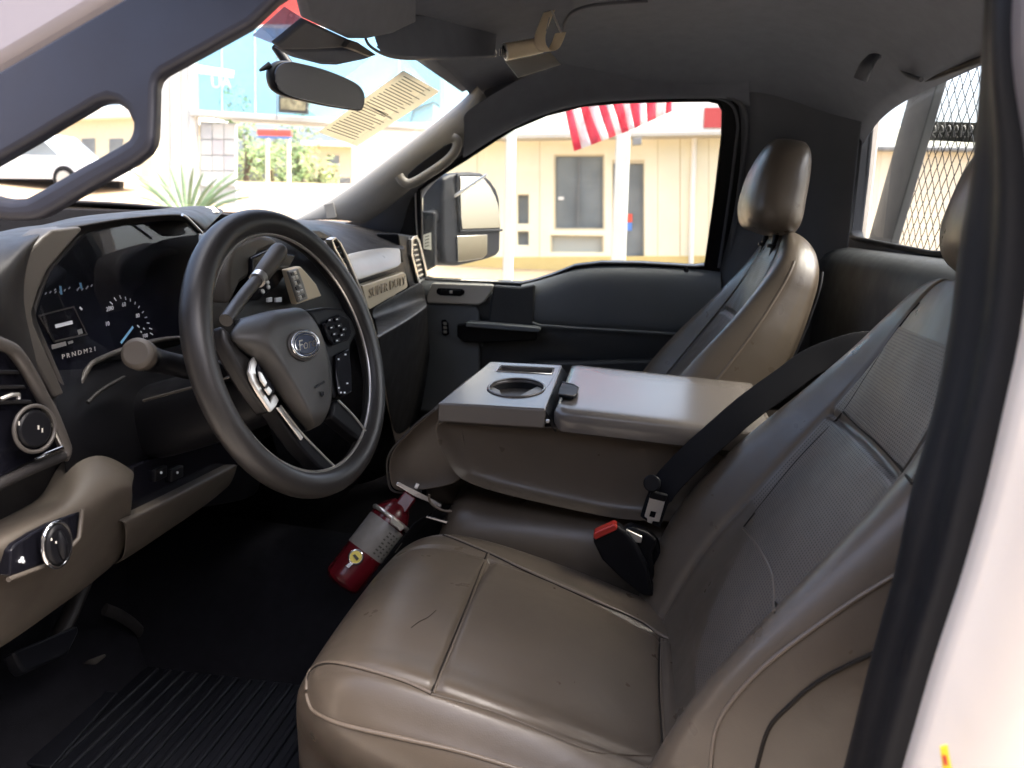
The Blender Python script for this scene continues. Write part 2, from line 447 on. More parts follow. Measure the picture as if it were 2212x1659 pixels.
# ---- windshield (curved glass)
def ws(x, t):
    """t 0 base, 1 header"""
    hwid = lerp(0.76, 0.635, t); bow = 0.10*(1-(x/hwid)**2)
    return V(x, lerp(0.985, 0.432, t)+bow*0.75, lerp(1.530, 1.873, t)+bow*0.45)
rows = []
for j in range(13):
    t = j/12; hwid = lerp(0.76, 0.635, t)
    rows.append([ws(-hwid+2*hwid*i/24, t) for i in range(25)])
grid('windshield', rows, 'windshield', cab)
grid('windshield_header', [[ws(-.635+1.27*i/16, 1.0)+V(0, .03, -.012) for i in range(17)], [ws(-.635+1.27*i/16, 1.0)+V(0, -.01, -.002) for i in range(17)], [ws(-.635+1.27*i/16, 1.0)+V(0, -.10, .03) for i in range(17)]], 'headliner', cab, solid=.006)
grid('windshield_cowl', [[ws(-.76+1.52*i/16, 0)+V(0, .35, -.06) for i in range(17)], [ws(-.76+1.52*i/16, 0)+V(0, .02, -.012) for i in range(17)]], 'black', cab, solid=.006)

# ---- driver A-pillar and its grab handle (close to the camera)
XA = -0.745
def pa(u, v): return at(u, v, x=XA+0.06*(1-(v+150)/700))
po = [(-700, 551), (-330, 335), (0, 141), (240, 1), (420, -104), (560, -186), (960, -240), (760, -110), (600, -3), (542, 52), (425, 117), (352, 157), (341, 169), (336, 186), (335, 240), (333, 292), (329, 312), (318, 330), (290, 352), (200, 403), (112, 456), (85, 470), (60, 476), (20, 477), (-30, 470), (-90, 450), (-330, 600), (-700, 800)]
ph = [(285, 264), (272, 236), (250, 219), (230, 214), (205, 223), (170, 244), (120, 273), (80, 298), (40, 321), (0, 344), (-50, 372), (-70, 392), (-50, 412), (-10, 425), (25, 431), (52, 428), (90, 408), (170, 362), (250, 318), (275, 302), (285, 286)]
ap_ = slab('a_pillar', [pa(*q) for q in po], (0.03, 0.012, 0.0), 'pillarpaint', cab, bevel=0.009, seg=4, holes=[[pa(*q) for q in ph]])
slab('roof_side_skin', [at(u, v, x=-0.80) for u, v in [(-700, 580), (-330, 362), (-10, 172), (235, 30), (560, -160), (520, -370), (150, -160), (-330, 120), (-700, 335)]], (-0.02, 0, 0), mat('pale_door_seal', (.36, .33, .36), .5), cab, bevel=0.006)

# ---- driver B-pillar: inner trim lip, rubber seal, white jamb, outer side
vs_ = [-120, 0, 140, 350, 538, 707, 870, 1065, 1241, 1410, 1560, 1659, 1800]
Lu = [(-120, 2150), (0, 2140), (140, 2128), (350, 2103), (538, 2070), (707, 2050), (870, 2019), (1065, 1965), (1241, 1930), (1410, 1883), (1560, 1846), (1659, 1822), (1800, 1786)]
Ru = [(-120, 2172), (0, 2160), (140, 2160), (350, 2190), (538, 2197), (707, 2180), (870, 2146), (1065, 2102), (1241, 2053), (1410, 1998), (1560, 1955), (1659, 1927), (1800, 1888)]
rs, rj, rl = [], [], []
for v in [-480, -360, -240]+[(-120+1920*k/32) for k in range(33)]:
    a = at(interp(Lu, v), v, x=-0.83); b = at(interp(Ru, v), v, x=-0.90)
    if v < 0: a.x += .10*(-v/480)**2; b.x += .12*(-v/480)**2
    m1 = lerp(a, b, .3)+V(-.006, .010, 0); m2 = lerp(a, b, .55)+V(.004, -.004, 0); m3 = lerp(a, b, .8)+V(-.004, .008, 0)
    rs.append([a+V(.03, -.05, 0), a+V(.012, -.004, 0), a, m1, m2, m3, b, b+V(-.003, -.012, 0)])
    b2 = b+V(-.002, -.006, 0)
    rj.append([b2, b2+V(-.012, -.004, 0), b2+V(-.028, -.018, 0), b2+V(-.034, -.04, 0), b2+V(-.036, -.32, 0)])
    rl.append([a+V(.06, -.28, 0), a+V(.028, -.06, 0), a+V(.010, -.008, 0)])
grid('door_seal', rs, 'rubber', cab, sub=1)
cut = 15
grid('b_pillar_upper', rj[:cut+1], mat('pillar_blackout', (.16, .145, .15), .45), cab, solid=.002)
grid('door_jamb', rj[cut:], 'paint', cab, solid=.002)
grid('b_pillar_trim', rl, 'shellgrey', cab, solid=.002)
lb = slab('warning_label', [at(u, v, x=-0.9415) for u, v in [(2030, 1612), (2046, 1608), (2056, 1662), (2036, 1664)]], (-.0008, 0, 0), mat('yellow_label', (.75, .55, .02), .5), cab, bevel=0)
slab('label_print', [at(u, v, x=-0.9428) for u, v in [(2035, 1630), (2044, 1632), (2048, 1655), (2039, 1650)]], (-.0004, 0, 0), 'redplastic', lb, bevel=0)
box('quarter_panel', (-0.875, -0.45, 1.22), (0.14, 0.26, 1.52), 'paint', cab)
box('quarter_panel', (0.87, -0.42, 1.22), (0.06, 0.36, 1.52), 'paint', cab)

# ================================================================== PASSENGER DOOR
door = thing('passenger_door', 'closed passenger door with charcoal panel, pull handle and taupe switch plate', 'door', (0.84, 0.2, 0.8))
n_side = V(1, 0, 0.30).normalized()
PS = (V(0.79, 0, 1.43), n_side)
def ps(u, v): return at(u, v, pl=PS)
opening = [(906, 409), (955, 375), (1010, 341), (1060, 308), (1110, 277), (1180, 247), (1260, 227), (1340, 220), (1440, 217), (1530, 216), (1552, 221), (1562, 238), (1561, 290), (1546, 420), (1524, 574), (1498, 577), (1387, 570), (1299, 569), (1241, 576), (1197, 594), (1153, 608), (1124, 614), (1066, 611), (932, 606), (912, 600), (909, 500)]
outer = [(850, 395), (955, 330), (1060, 265), (1180, 205), (1320, 185), (1560, 180), (1600, 190), (1612, 230), (1610, 300), (1596, 420), (1574, 590), (1560, 660), (1387, 640), (1299, 640), (1153, 660), (932, 650), (870, 640), (860, 500)]
slab('window_frame', [ps(*p) for p in outer], n_side*0.03, 'rubber', door, holes=[[ps(*p) for p in opening]], bevel=0.004)
tube('window_seal', [ps(*p)-n_side*.002 for p in opening], 0.0045, 'rubber', door, closed=True, ns=8)
tube('door_frame_edge', [ps(*p)-n_side*.012 for p in [(1480, 207), (1545, 209), (1580, 225), (1592, 262), (1590, 300), (1575, 420), (1552, 575)]], 0.004, 'shellgrey', door, ns=8, sm_n=5)
tube('door_frame_edge', [ps(*p)-n_side*.016 for p in [(1500, 198), (1560, 202), (1598, 222), (1611, 262), (1608, 310), (1594, 420), (1572, 580)]], 0.006, 'shellgrey', door, ns=8, sm_n=5)
slab('window_glass', [ps(*p)+n_side*.015 for p in opening], n_side*.004, 'glass', door, bevel=0)
tube('quarter_divider', [ps(903, 402)+n_side*.01, ps(905, 500)+n_side*.01, ps(914, 606)+n_side*.01], 0.006, 'rubber', door, ns=8)
tube('quarter_divider_trim', [ps(897, 402), ps(899, 470), ps(902, 520)], 0.0025, 'silver', door, ns=8)
slab('sail_panel', [ps(u, v)-n_side*.004 for u, v in [(790, 470), (850, 440), (893, 408), (896, 530), (880, 540), (860, 505), (800, 500)]], n_side*.01, 'dash', door, bevel=.002)
# inner panel: one big padded surface following the belt line
belt = [(880, 602), (932, 607), (1000, 610), (1066, 612), (1124, 615), (1153, 609), (1197, 595), (1241, 577), (1299, 570), (1387, 571), (1498, 578), (1560, 585)]
rows = []
for u, v in belt:
    uu = u
    a = at(uu, v-2, x=.800); b = at(uu, v+10, x=.778); c = at(uu+1, v+28, x=.762)
    d = at(uu+1, lerp(v+28, 700, .5), x=.758); e = at(uu+1, 702+(uu-1150)*.06, x=.765)
    rows.append([a+V(.05, 0, -.01), a, b, c, d, e, e+V(.03, 0, -.006)])
grid('door_panel', rows[4:], 'door', door, sub=2, solid=.003)
grid('door_panel_front', rows[:4], 'doordark', door, sub=2, solid=.003)
slab('panel_divider', [at(u, v, x=.752) for u, v in [(1066, 616), (1124, 620), (1156, 614), (1152, 704), (1054, 700), (1060, 650)]], (.02, 0, 0), 'doordark', door, bevel=.006)
slab('switch_plate', [at(u, v, x=.744) for u, v in [(934, 611), (1066, 616), (1062, 628), (1046, 652), (1034, 659), (923, 655), (922, 640)]], (.02, 0, 0), 'plate', door, bevel=.004, seg=3)
sb = slab('window_switch_bezel', [at(u, v, x=.742) for u, v in [(946, 622), (998, 624), (1004, 629), (1002, 636), (994, 640), (950, 638), (943, 634), (942, 627)]], (.01, 0, 0), 'gloss', door, bevel=.0015)
for u in (960, 985):
    slab('switch_button', [at(u-9, 626, x=.739), at(u+9, 627, x=.739), at(u+8, 636, x=.739), at(u-9, 635, x=.739)], (.006, 0, 0), 'black', sb, bevel=.0012)
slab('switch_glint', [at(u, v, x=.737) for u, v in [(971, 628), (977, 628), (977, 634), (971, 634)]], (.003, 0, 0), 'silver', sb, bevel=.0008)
# lower door
rows = []
for v, x in [(690, .79), (712, .765), (740, .768), (790, .775), (850, .78), (930, .78), (1100, .78)]:
    rows.append([at(u, v+(u-1150)*.05, x=x) for u in (880, 1000, 1150, 1300, 1450, 1600)])
grid('lower_panel', rows, 'doordark', door, sub=1, solid=.003)
grid('kick_panel', [[at(u, v, x=.757) for u in (890, 930, 985, 1040)] for v in (655, 690, 740, 800, 900)], 'taupe_dark' if 'taupe_dark' in M else 'door', door, solid=.003, sub=1)
tube('armrest_edge', [at(u, v, x=.752) for u, v in [(1150, 697), (1168, 703), (1240, 708), (1340, 714), (1440, 720), (1500, 724)]], .004, 'door', door, ns=8, rb=.006)
hdl = slab('pull_handle', [at(u, v, x=.715) for u, v in [(1008, 696), (1060, 699), (1165, 708), (1167, 712), (1164, 718), (1100, 714), (1006, 706)]], (.05, 0, 0), 'door', door, bevel=.004, seg=3)
slab('handle_pocket', [at(u, v, x=.735) for u, v in [(987, 701), (1006, 698), (1160, 716), (1160, 735), (1043, 741), (1004, 740), (987, 728)]], (.015, 0, 0), 'black', door, bevel=.004)
disc('panel_screw', at(1041, 744, x=.75), V(-1, 0, 0), .005, .003, 'door', door, seg=14)
lk = slab('lock_switch_plate', [at(u, v, x=.751) for u, v in [(953, 692), (962, 690), (968, 698), (970, 722), (962, 726), (955, 722)]], (.004, 0, 0), 'gloss', door, bevel=.001)
for v in (699, 708, 717):
    slab('lock_button', [at(u, vv, x=.748) for u, vv in [(957, v-3), (964, v-3), (965, v+3), (958, v+3)]], (.004, 0, 0), 'silver', lk, bevel=.0006)
tube('lock_knob', [at(1482, 588, x=.785), at(1482, 580, x=.785), at(1482, 574, x=.785)], [.009, .006, .004], 'rubber', door, ns=10)
slab('map_pocket', [at(u, v, x=.735) for u, v in [(1140, 782), (1450, 776), (1600, 784), (1600, 1000), (1060, 1000)]], (.03, 0, 0), 'doordark', door, bevel=.01)
box('door_skin', (.89, .30, 1.02), (.02, 1.2, .62), 'paint', door)

# smooth trim between headliner and the top of the passenger door opening
rows = []
for u, v in [(1000, 340), (1060, 300), (1110, 271), (1180, 241), (1260, 221), (1340, 213), (1440, 210), (1530, 209), (1590, 212), (1620, 230)]:
    lo_ = ps(u, v)-n_side*.020; up_ = at(u, v-80, x=.585); md_ = at(u, v-34, x=.632)
    rows.append([lo_+V(.03, 0, .004), lo_, lerp(lo_, md_, .5)+V(-.004, 0, -.002), md_, up_, up_+V(-.02, 0, .012)])
grid('side_rail_trim', rows, 'headliner', cab, sub=2, solid=.003)

# ================================================================== DASHBOARD
dash = thing('dashboard', 'charcoal dashboard with gauge cluster, air vents and taupe lower panels', 'dashboard', (0, .8, 1.05))
prof = [(1.06, 1.46), (1.00, 1.500), (.90, 1.505), (.80, 1.500), (.74, 1.485), (.715, 1.44), (.70, 1.36), (.70, 1.20), (.72, 1.10), (.80, 1.06), (1.05, 1.04)]
rows = []
for x in [-.80, -.78, -.6, -.4, -.2, 0, .2, .4, .6, .76, .79]:
    rows.append([V(x, y, z-(0.06 if abs(x) > .785 else 0)) for y, z in prof])
grid('dash_core', rows, 'dash', dash, sub=1, solid=.004)

# --- passenger side
rows = [[at(u, v, y=y) for u, v, y in r] for r in [
    [(560, 470, .99), (634, 474, .98), (709, 475, .94), (784, 482, .86), (860, 490, .78), (880, 494, .74)],
    [(600, 478, .80), (660, 482, .78), (720, 483, .77), (790, 493, .735), (858, 504, .68), (872, 507, .66)],
    [(660, 500, .70), (690, 502, .695), (735, 505, .69), (800, 512, .675), (860, 520, .64), (872, 523, .635)],
    [(716, 545, .62), (730, 540, .625), (760, 537, .63), (810, 530, .63), (864, 532, .612), (874, 535, .61)],
    [(735, 560, .60), (745, 557, .605), (765, 550, .61), (815, 540, .615), (865, 538, .605), (874, 541, .60)]]]
grid('dash_pad', rows, 'dash', dash, sub=2, solid=.003)
satin = mat('lit_satin_trim', (.46, .44, .41), .33, bump=('noise', 900, .08), var=.03)  # paler than the pad, painting in the door light on this face
rows = [[at(u, v, y=y) for u, v, y in r] for r in [
    [(738, 552, .612), (765, 545, .615), (815, 535, .62), (866, 534, .61)],
    [(742, 562, .596), (766, 556, .60), (817, 548, .603), (867, 544, .595)],
    [(755, 590, .578), (772, 585, .58), (820, 573, .583), (868, 562, .578)],
    [(772, 607, .572), (780, 604, .573), (823, 589, .575), (869, 575, .572)]]]
grid('glovebox_door', rows, satin, dash, sub=2, solid=.003)
slab('trim_gap', [at(u, v, y=.60) for u, v in [(768, 600), (872, 566), (878, 600), (780, 634)]], (0, .02, 0), 'black', dash, bevel=0)
tp = [at(u, v, y=.572) for u, v in [(783, 617), (872, 588), (877, 592), (881, 618), (878, 623), (800, 668), (795, 664)]]
slab('embossed_trim', tp, (0, .02, 0), 'tan', dash, bevel=.002)
p0 = at(797, 644, y=.5705); p1 = at(876, 613, y=.5705)
tx = text('trim_lettering', 'SUPER DUTY', p0, p1-p0, V(0, 0, 1), .030, .0012, mat('emboss_shadow', (.42, .34, .24), .45), dash, sx=1.0)
# stretch lettering to the length it has on the trim
wv = max(((v.co-p0).dot((p1-p0).normalized()) for v in tx.data.vertices)); kx = (p1-p0).length/wv; dd = (p1-p0).normalized()
for v in tx.data.vertices: v.co += dd*((v.co-p0).dot(dd)*(kx-1))
# below the trim: recess, ledge, lower glovebox
rows = [[at(u, v, y=y) for u, v, y in r] for r in [
    [(795, 668, .60), (840, 645, .60), (884, 620, .60), (915, 600, .60)],
    [(806, 694, .60), (860, 672, .60), (905, 650, .60), (919, 645, .60)],
    [(808, 698, .56), (865, 676, .565), (912, 655, .57), (921, 652, .57)],
    [(813, 726, .497), (868, 694, .515), (914, 664, .545), (922, 660, .55)],
    [(816, 734, .494), (869, 700, .512), (914, 669, .543), (922, 664, .55)],
    [(818, 748, .51), (870, 712, .525), (914, 678, .553), (922, 672, .56)],
    [(835, 870, .56), (880, 830, .57), (922, 780, .58), (930, 775, .585)],
    [(850, 960, .60), (890, 920, .61), (930, 880, .62), (936, 875, .62)]]]
grid('dash_ledge', rows, 'dash', dash, sub=2, solid=.003)
tube('ledge_lip', [at(u, v, y=y) for u, v, y in [(813, 730, .493), (840, 714, .502), (870, 697, .511), (900, 677, .53), (918, 663, .545)]], .004, 'dashgrey', dash, sm_n=4, ns=10)
# outboard end with side vent
slab('dash_end_block', [at(u, v, y=.615) for u, v in [(860, 504), (890, 508), (905, 512), (930, 618), (924, 655), (905, 650), (884, 622), (868, 560)]], (0, .06, 0), 'dash', dash, bevel=.006, seg=3)
def vent(name, fr, ins, y, nsl, dep, m_frame):
    o = slab(name, [at(u, v, y=y) for u, v in fr], (0, .012, 0), m_frame, dash, bevel=.0015, holes=[[at(u, v, y=y) for u, v in ins]])
    slab('vent_cavity', [at(u, v, y=y+.006) for u, v in ins], (0, .006, 0), 'rubber', o, bevel=0)
    return o
vo = vent('side_air_vent', [(889, 517), (894, 510), (901, 509), (907, 518), (919, 565), (930, 616), (911, 628), (905, 612), (889, 552)],
     [(893, 520), (899, 515), (904, 521), (915, 566), (925, 611), (913, 620), (908, 606), (893, 550)], .606, 7, .01, 'silver')
for k in range(8):
    t = (k+.5)/8; a = lerp(V(892, 522, 0), V(909, 612, 0), t); b = lerp(V(904, 524, 0), V(924, 606, 0), t)
    slab('vent_slat', [at(a.x, a.y, y=.607), at(lerp(a.x, b.x, .62), lerp(a.y, b.y, .62)-1.5, y=.607), at(lerp(a.x, b.x, .62), lerp(a.y, b.y, .62)+1.5, y=.607), at(a.x, a.y+3.5, y=.607)], (0, .006, 0), 'silver', vo, bevel=.0006)
# centre vent strip (edge-on tall vent of the centre stack)
vc = vent('centre_air_vent', [(716, 517), (726, 512), (737, 523), (752, 552), (774, 605), (794, 655), (799, 678), (786, 672), (770, 632), (745, 575), (722, 537)],
     [(721, 520), (727, 517), (735, 527), (749, 556), (770, 606), (788, 652), (786, 664), (774, 634), (750, 576), (727, 536)], .545, 10, .01, 'silver')
for k in range(10):
    t = (k+.5)/10; a = lerp(V(723, 527, 0), V(784, 660, 0), t); b = lerp(V(735, 527, 0), V(789, 652, 0), t)
    bow = 8*math.sin(t*math.pi)*0
    slab('vent_slat', [at(a.x, a.y, y=.546), at(lerp(a.x, b.x, .7), lerp(a.y, b.y, .7)-2, y=.546), at(lerp(a.x, b.x, .7), lerp(a.y, b.y, .7)+1, y=.546), at(a.x, a.y+3, y=.546)], (0, .006, 0), 'dashgrey', vc, bevel=.0005)
# centre stack
grid('centre_stack', [[at(u, v, y=y) for u, v, y in r] for r in [
    [(470, 500, .66), (560, 492, .66), (640, 486, .66), (690, 490, .65), (720, 505, .60)],
    [(470, 520, .63), (560, 510, .63), (645, 505, .62), (695, 508, .61), (722, 515, .57)],
    [(480, 600, .60), (580, 590, .60), (670, 570, .59), (720, 575, .58), (750, 585, .56)],
    [(500, 720, .58), (600, 710, .58), (700, 690, .57), (760, 680, .565), (792, 675, .555)],
    [(560, 860, .58), (640, 850, .58), (730, 820, .575), (790, 790, .57), (816, 745, .545)],
    [(600, 1000, .62), (680, 1000, .62), (760, 980, .62), (820, 940, .62), (840, 900, .62)],
    [(620, 1060, .70), (700, 1060, .70), (780, 1050, .70), (840, 1030, .70), (870, 1000, .70)]]], 'black', dash, sub=2, solid=.003)
slab('stack_side_panel', [at(u, v, y=.568) for u, v in [(676, 519), (705, 521), (728, 580), (734, 612), (712, 575)]], (0, .02, 0), 'silver', dash, bevel=.003)
slab('stack_top_cap', [at(u, v, y=.575) for u, v in [(664, 497), (690, 497), (720, 512), (706, 519), (678, 516)]], (0, .03, 0), 'dashgrey', dash, bevel=.003)
pod = slab('display_pod', [at(u, v, y=.585) for u, v in [(492, 600), (497, 560), (508, 528), (530, 516), (560, 505), (590, 512), (612, 530), (588, 536), (560, 548), (546, 575), (538, 600), (520, 612), (498, 660)]], (0, .05, 0), 'taupe', dash, bevel=.008, seg=3)
slab('display_screen', [at(u, v, y=.578) for u, v in [(546, 556), (584, 538), (640, 552), (628, 576), (600, 620), (560, 650), (520, 650), (545, 600)]], (0, .01, 0), 'gloss', dash, bevel=.003)
kp = slab('control_panel', [at(u, v, y=.562) for u, v in [(621, 582), (650, 575), (664, 590), (684, 614), (696, 640), (642, 658), (630, 615)]], (0, .012, 0), 'tan', dash, bevel=.003)
slab('keypad_strip', [at(u, v, y=.558) for u, v in [(624, 586), (644, 580), (656, 612), (666, 645), (646, 654), (634, 616)]], (0, .005, 0), 'pillar', kp, bevel=.0015)
for k in range(6):
    t0 = k/6+.02; t1 = (k+1)/6-.03
    pa = lambda s, t: at(lerp(lerp(627, 647, t), lerp(641, 663, t), s), lerp(lerp(588, 651, t), lerp(583, 642, t), s), y=.556)
    for s0, s1 in ((.12, .48), (.54, .9)):
        slab('key_button', [pa(s0, t0), pa(s1, t0), pa(s1, t1), pa(s0, t1)], (0, .003, 0), 'dashgrey' if (k+int(s0*2)) % 3 == 0 else 'silver', kp, bevel=.0006)
slab('stack_grip', [at(u, v, y=.525) for u, v in [(788, 688), (800, 684), (808, 700), (816, 728), (806, 736), (798, 715)]], (0, .02, 0), 'silver', dash, bevel=.003)
for (u, v) in [(562, 613), (576, 610), (566, 630), (578, 620)]:
    disc('stack_button', at(u, v, y=.577), V(-.2, -1, .2), .004, .003, 'silver', dash, seg=12)
for u, v, w in [(584, 648, 9), (603, 648, 12)]:
    slab('stack_indicator', [at(u-w/2, v-4, y=.574), at(u+w/2, v-6, y=.574), at(u+w/2, v+4, y=.574), at(u-w/2, v+5, y=.574)], (0, .004, 0), 'white', dash, bevel=.0006)

# --- driver side: cluster
clus_n = V(0, -1, .12).normalized()
PC = (V(-.35, .705, 1.42), clus_n)
def pc(u, v, off=0): return at(u, v, pl=(PC[0]+clus_n*off, clus_n))
cl_out = [(178, 499), (193, 492), (267, 478), (394, 466), (432, 498), (424, 600), (400, 729), (350, 735), (314, 742), (261, 757), (207, 780), (190, 794), (170, 835), (154, 856), (142, 856), (110, 780), (74, 697), (70, 676), (85, 630), (104, 584)]
cl = slab('instrument_cluster', [pc(*p) for p in cl_out], -clus_n*.02, 'cluster', dash, bevel=.002)
tube('cluster_trim', [pc(u, v, .003) for u, v in [(178, 499), (141, 540), (104, 584), (85, 630), (71, 676), (74, 697), (110, 780), (138, 845), (148, 858), (160, 853), (172, 832), (190, 796), (207, 780), (261, 757), (314, 741), (360, 732), (405, 729)]], .0035, 'dashgrey', dash, ns=10, sm_n=3)
# cluster hood
rows = [[at(u, v, y=y) for u, v, y in r] for r in [
    [(60, 492, .84), (110, 484, .84), (150, 471, .84), (237, 461, .84), (326, 455, .84), (400, 446, .84), (444, 444, .84), (490, 452, .84)],
    [(75, 494, .74), (118, 485, .74), (160, 473, .74), (240, 463, .74), (328, 457, .74), (400, 449, .74), (440, 450, .74), (480, 462, .74)],
    [(95, 505, .675), (128, 490, .672), (175, 484, .67), (245, 471, .67), (330, 464, .67), (394, 459, .67), (422, 470, .67), (452, 492, .67)],
    [(110, 512, .665), (140, 497, .665), (178, 490, .662), (255, 475, .662), (330, 468, .662), (394, 463, .662), (415, 476, .662), (438, 502, .662)],
    [(150, 530, .70), (160, 515, .70), (182, 503, .70), (260, 486, .70), (330, 479, .70), (390, 474, .70), (408, 484, .70), (428, 510, .70)]]]
grid('cluster_hood', rows, 'dash', dash, sub=2, solid=.003)
tube('hood_edge', [at(u, v, y=.661) for u, v in [(394, 464), (404, 470), (420, 486), (436, 503)]], .0022, 'silver', dash, ns=8)
slab('cluster_bezel', [at(u, v, y=.665) for u, v in [(22, 640), (45, 560), (92, 512), (113, 496), (174, 489), (179, 498), (141, 540), (104, 584), (84, 628), (70, 676), (74, 700), (110, 782), (140, 850), (120, 860), (80, 790), (40, 720)]], (0, .03, 0), 'dashgrey', dash, bevel=.006, seg=3)
# dash end by the driver's door
rows = [[at(u, v, y=y) for u, v, y in r] for r in [
    [(-120, 512, .80), (-40, 506, .80), (3, 501, .80), (36, 492, .80), (75, 488, .80), (112, 484, .80)],
    [(-120, 525, .70), (-40, 520, .70), (0, 515, .70), (30, 507, .70), (66, 500, .70), (100, 493, .70)],
    [(-120, 580, .655), (-60, 580, .652), (-20, 575, .65), (10, 560, .65), (44, 530, .655), (92, 503, .67)],
    [(-120, 680, .645), (-70, 670, .642), (-30, 660, .64), (0, 640, .64), (30, 580, .65), (82, 516, .672)],
    [(-120, 790, .65), (-70, 780, .648), (-20, 750, .645), (20, 700, .645), (40, 650, .66), (60, 600, .69)],
    [(-120, 900, .66), (-60, 880, .66), (20, 850, .66), (80, 800, .66), (80, 740, .68), (80, 700, .70)],
    [(-120, 1100, .67), (-40, 1060, .67), (60, 1000, .67), (135, 960, .67), (130, 880, .69), (110, 800, .71)]]]
grid('dash_end', rows, 'dash', dash, sub=2, solid=.003)
# knee area behind the wheel
grid('column_surround', [[at(u, v, y=y) for u, v, y in r] for r in [
    [(80, 790, .70), (200, 790, .70), (300, 760, .70), (420, 730, .70), (520, 720, .70)],
    [(110, 880, .68), (200, 860, .68), (300, 850, .68), (420, 840, .68), (540, 860, .68)],
    [(140, 980, .665), (200, 985, .665), (300, 1000, .665), (420, 1000, .665), (560, 1000, .665)],
    [(140, 1100, .69), (200, 1110, .69), (300, 1130, .69), (420, 1100, .69), (580, 1080, .69)]]], 'black', dash, sub=2, solid=.003)
tube('column_trim_line', [at(u, v, y=.672) for u, v in [(190, 870), (210, 850), (240, 830), (268, 815)]], .0025, 'dash', dash, sm_n=4)
# left air vent with round thumb dial
br = [(-40, 725), (0, 742), (30, 758), (60, 800), (90, 855), (112, 895), (136, 955), (141, 975), (134, 990)]
tube('vent_bezel', [at(u, v, y=.632) for u, v in br], .007, 'dashgrey', dash, sm_n=5, ns=10)
tube('vent_lower_bezel', [at(u, v, y=.630) for u, v in [(136, 985), (70, 1012), (0, 1045), (-60, 1080)]], .006, 'dash', dash, ns=10)
tube('vent_chrome_strip', [at(u, v, y=.622) for u, v in [(76, 992), (100, 981), (134, 967)]], [.0015, .003, .0025], 'chrome', dash, ns=8)
tube('vent_chrome_edge', [at(u, v, y=.624) for u, v in [(112, 915), (124, 945), (134, 965)]], .0012, 'silver', dash, ns=8)
slab('vent_opening', [at(u, v, y=.645) for u, v in [(-60, 740), (0, 755), (30, 770), (60, 815), (105, 900), (128, 965), (0, 1030), (-60, 1060)]], (0, .01, 0), 'gloss', dash, bevel=0)
for k in range(3):
    slab('vent_blade', [at(u, v+k*34, y=.640) for u, v in [(-60, 800), (40+k*14, 800-k*2), (44+k*14, 808-k*2), (-60, 808)]], (0, .02, .0), 'dash', dash, bevel=.001)
kc = at(66, 926, y=.628); kn = V(-.12, -1, .08).normalized()
kb = disc('vent_dial', kc, kn, .0205, .008, 'black', dash, seg=36, bevel=.003)
kr = []
for k in range(40):
    a = 2*math.pi*k/40; w_ = V(1, 0, 0); w_ = (w_-kn*w_.dot(kn)).normalized(); u_ = kn.cross(w_)
    kr.append(kc+kn*.006+w_*(.0245*math.cos(a))+u_*(.0245*math.sin(a)))
tube('dial_ring', kr, .0022, 'dashgrey', kb, closed=True, ns=8)
for u, v in [(42, 915), (84, 924), (92, 930)]:
    slab('dial_mark', [at(u-1, v-5, y=.6185), at(u+1, v-5, y=.6185), at(u+1, v+4, y=.6185), at(u-1, v+4, y=.6185)], (0, .001, 0), 'greypaper', kb, bevel=0)
tube('vent_tab', [at(2, 862, y=.632), at(25, 853, y=.628), at(40, 852, y=.63), at(40, 862, y=.63)], .0022, 'silver', dash, ns=8)

# taupe knee panel
rows = []
for (a, b, c) in [((-80, 1182), (-80, 1225), (-80, 1455)), ((4, 1138), (4, 1175), (4, 1412)), ((70, 1103), (76, 1138), (70, 1368)), ((128, 1073), (140, 1112), (150, 1308)), ((150, 1000), (178, 1095), (195, 1277)),
                  ((208, 969), (228, 1066), (232, 1245)), ((256, 993), (262, 1042), (262, 1222)), ((290, 1017), (284, 1052), (274, 1200))]:
    p = at(*a, y=.675); q = at(*b, y=.622); e = at(*c, y=.70)
    rows.append([p+V(0, .02, -.002), p, lerp(p, q, .6)+V(0, -.004, .006), q, lerp(q, e, .12)+V(0, -.004, 0), lerp(q, e, .5), e, e+V(0, .04, -.01)])
grid('knee_panel', rows, 'taupe', dash, sub=2, solid=.003)
rows = []
for (a, c) in [((268, 1128), (262, 1222)), ((320, 1104), (312, 1190)), ((369, 1079), (372, 1148)), ((450, 1038), (440, 1102)), ((516, 1003), (492, 1058))]:
    p = at(*a, y=.638); e = at(*c, y=.69)
    rows.append([p+V(0, .05, -.004), p+V(0, .004, .001), p, lerp(p, e, .5)+V(0, -.003, 0), e, e+V(0, .04, -.006)])
grid('knee_panel_ledge', rows, 'taupe', dash, sub=2, solid=.003)
slab('knee_panel_pocket', [at(u, v, y=.66) for u, v in [(290, 1010), (274, 1122), (520, 1000), (540, 940), (400, 960)]], (0, .02, 0), 'gloss', dash, bevel=0)
for u in (350, 385):
    slab('pocket_switch', [at(u-14, 1016, y=.654), at(u+12, 1004, y=.654), at(u+12, 1030, y=.654), at(u-14, 1042, y=.654)], (0, .01, 0), 'black', dash, bevel=.002)
    disc('switch_dot', at(u-3, 1021, y=.653), V(0, -1, .1), .0022, .002, 'white', dash, seg=10)
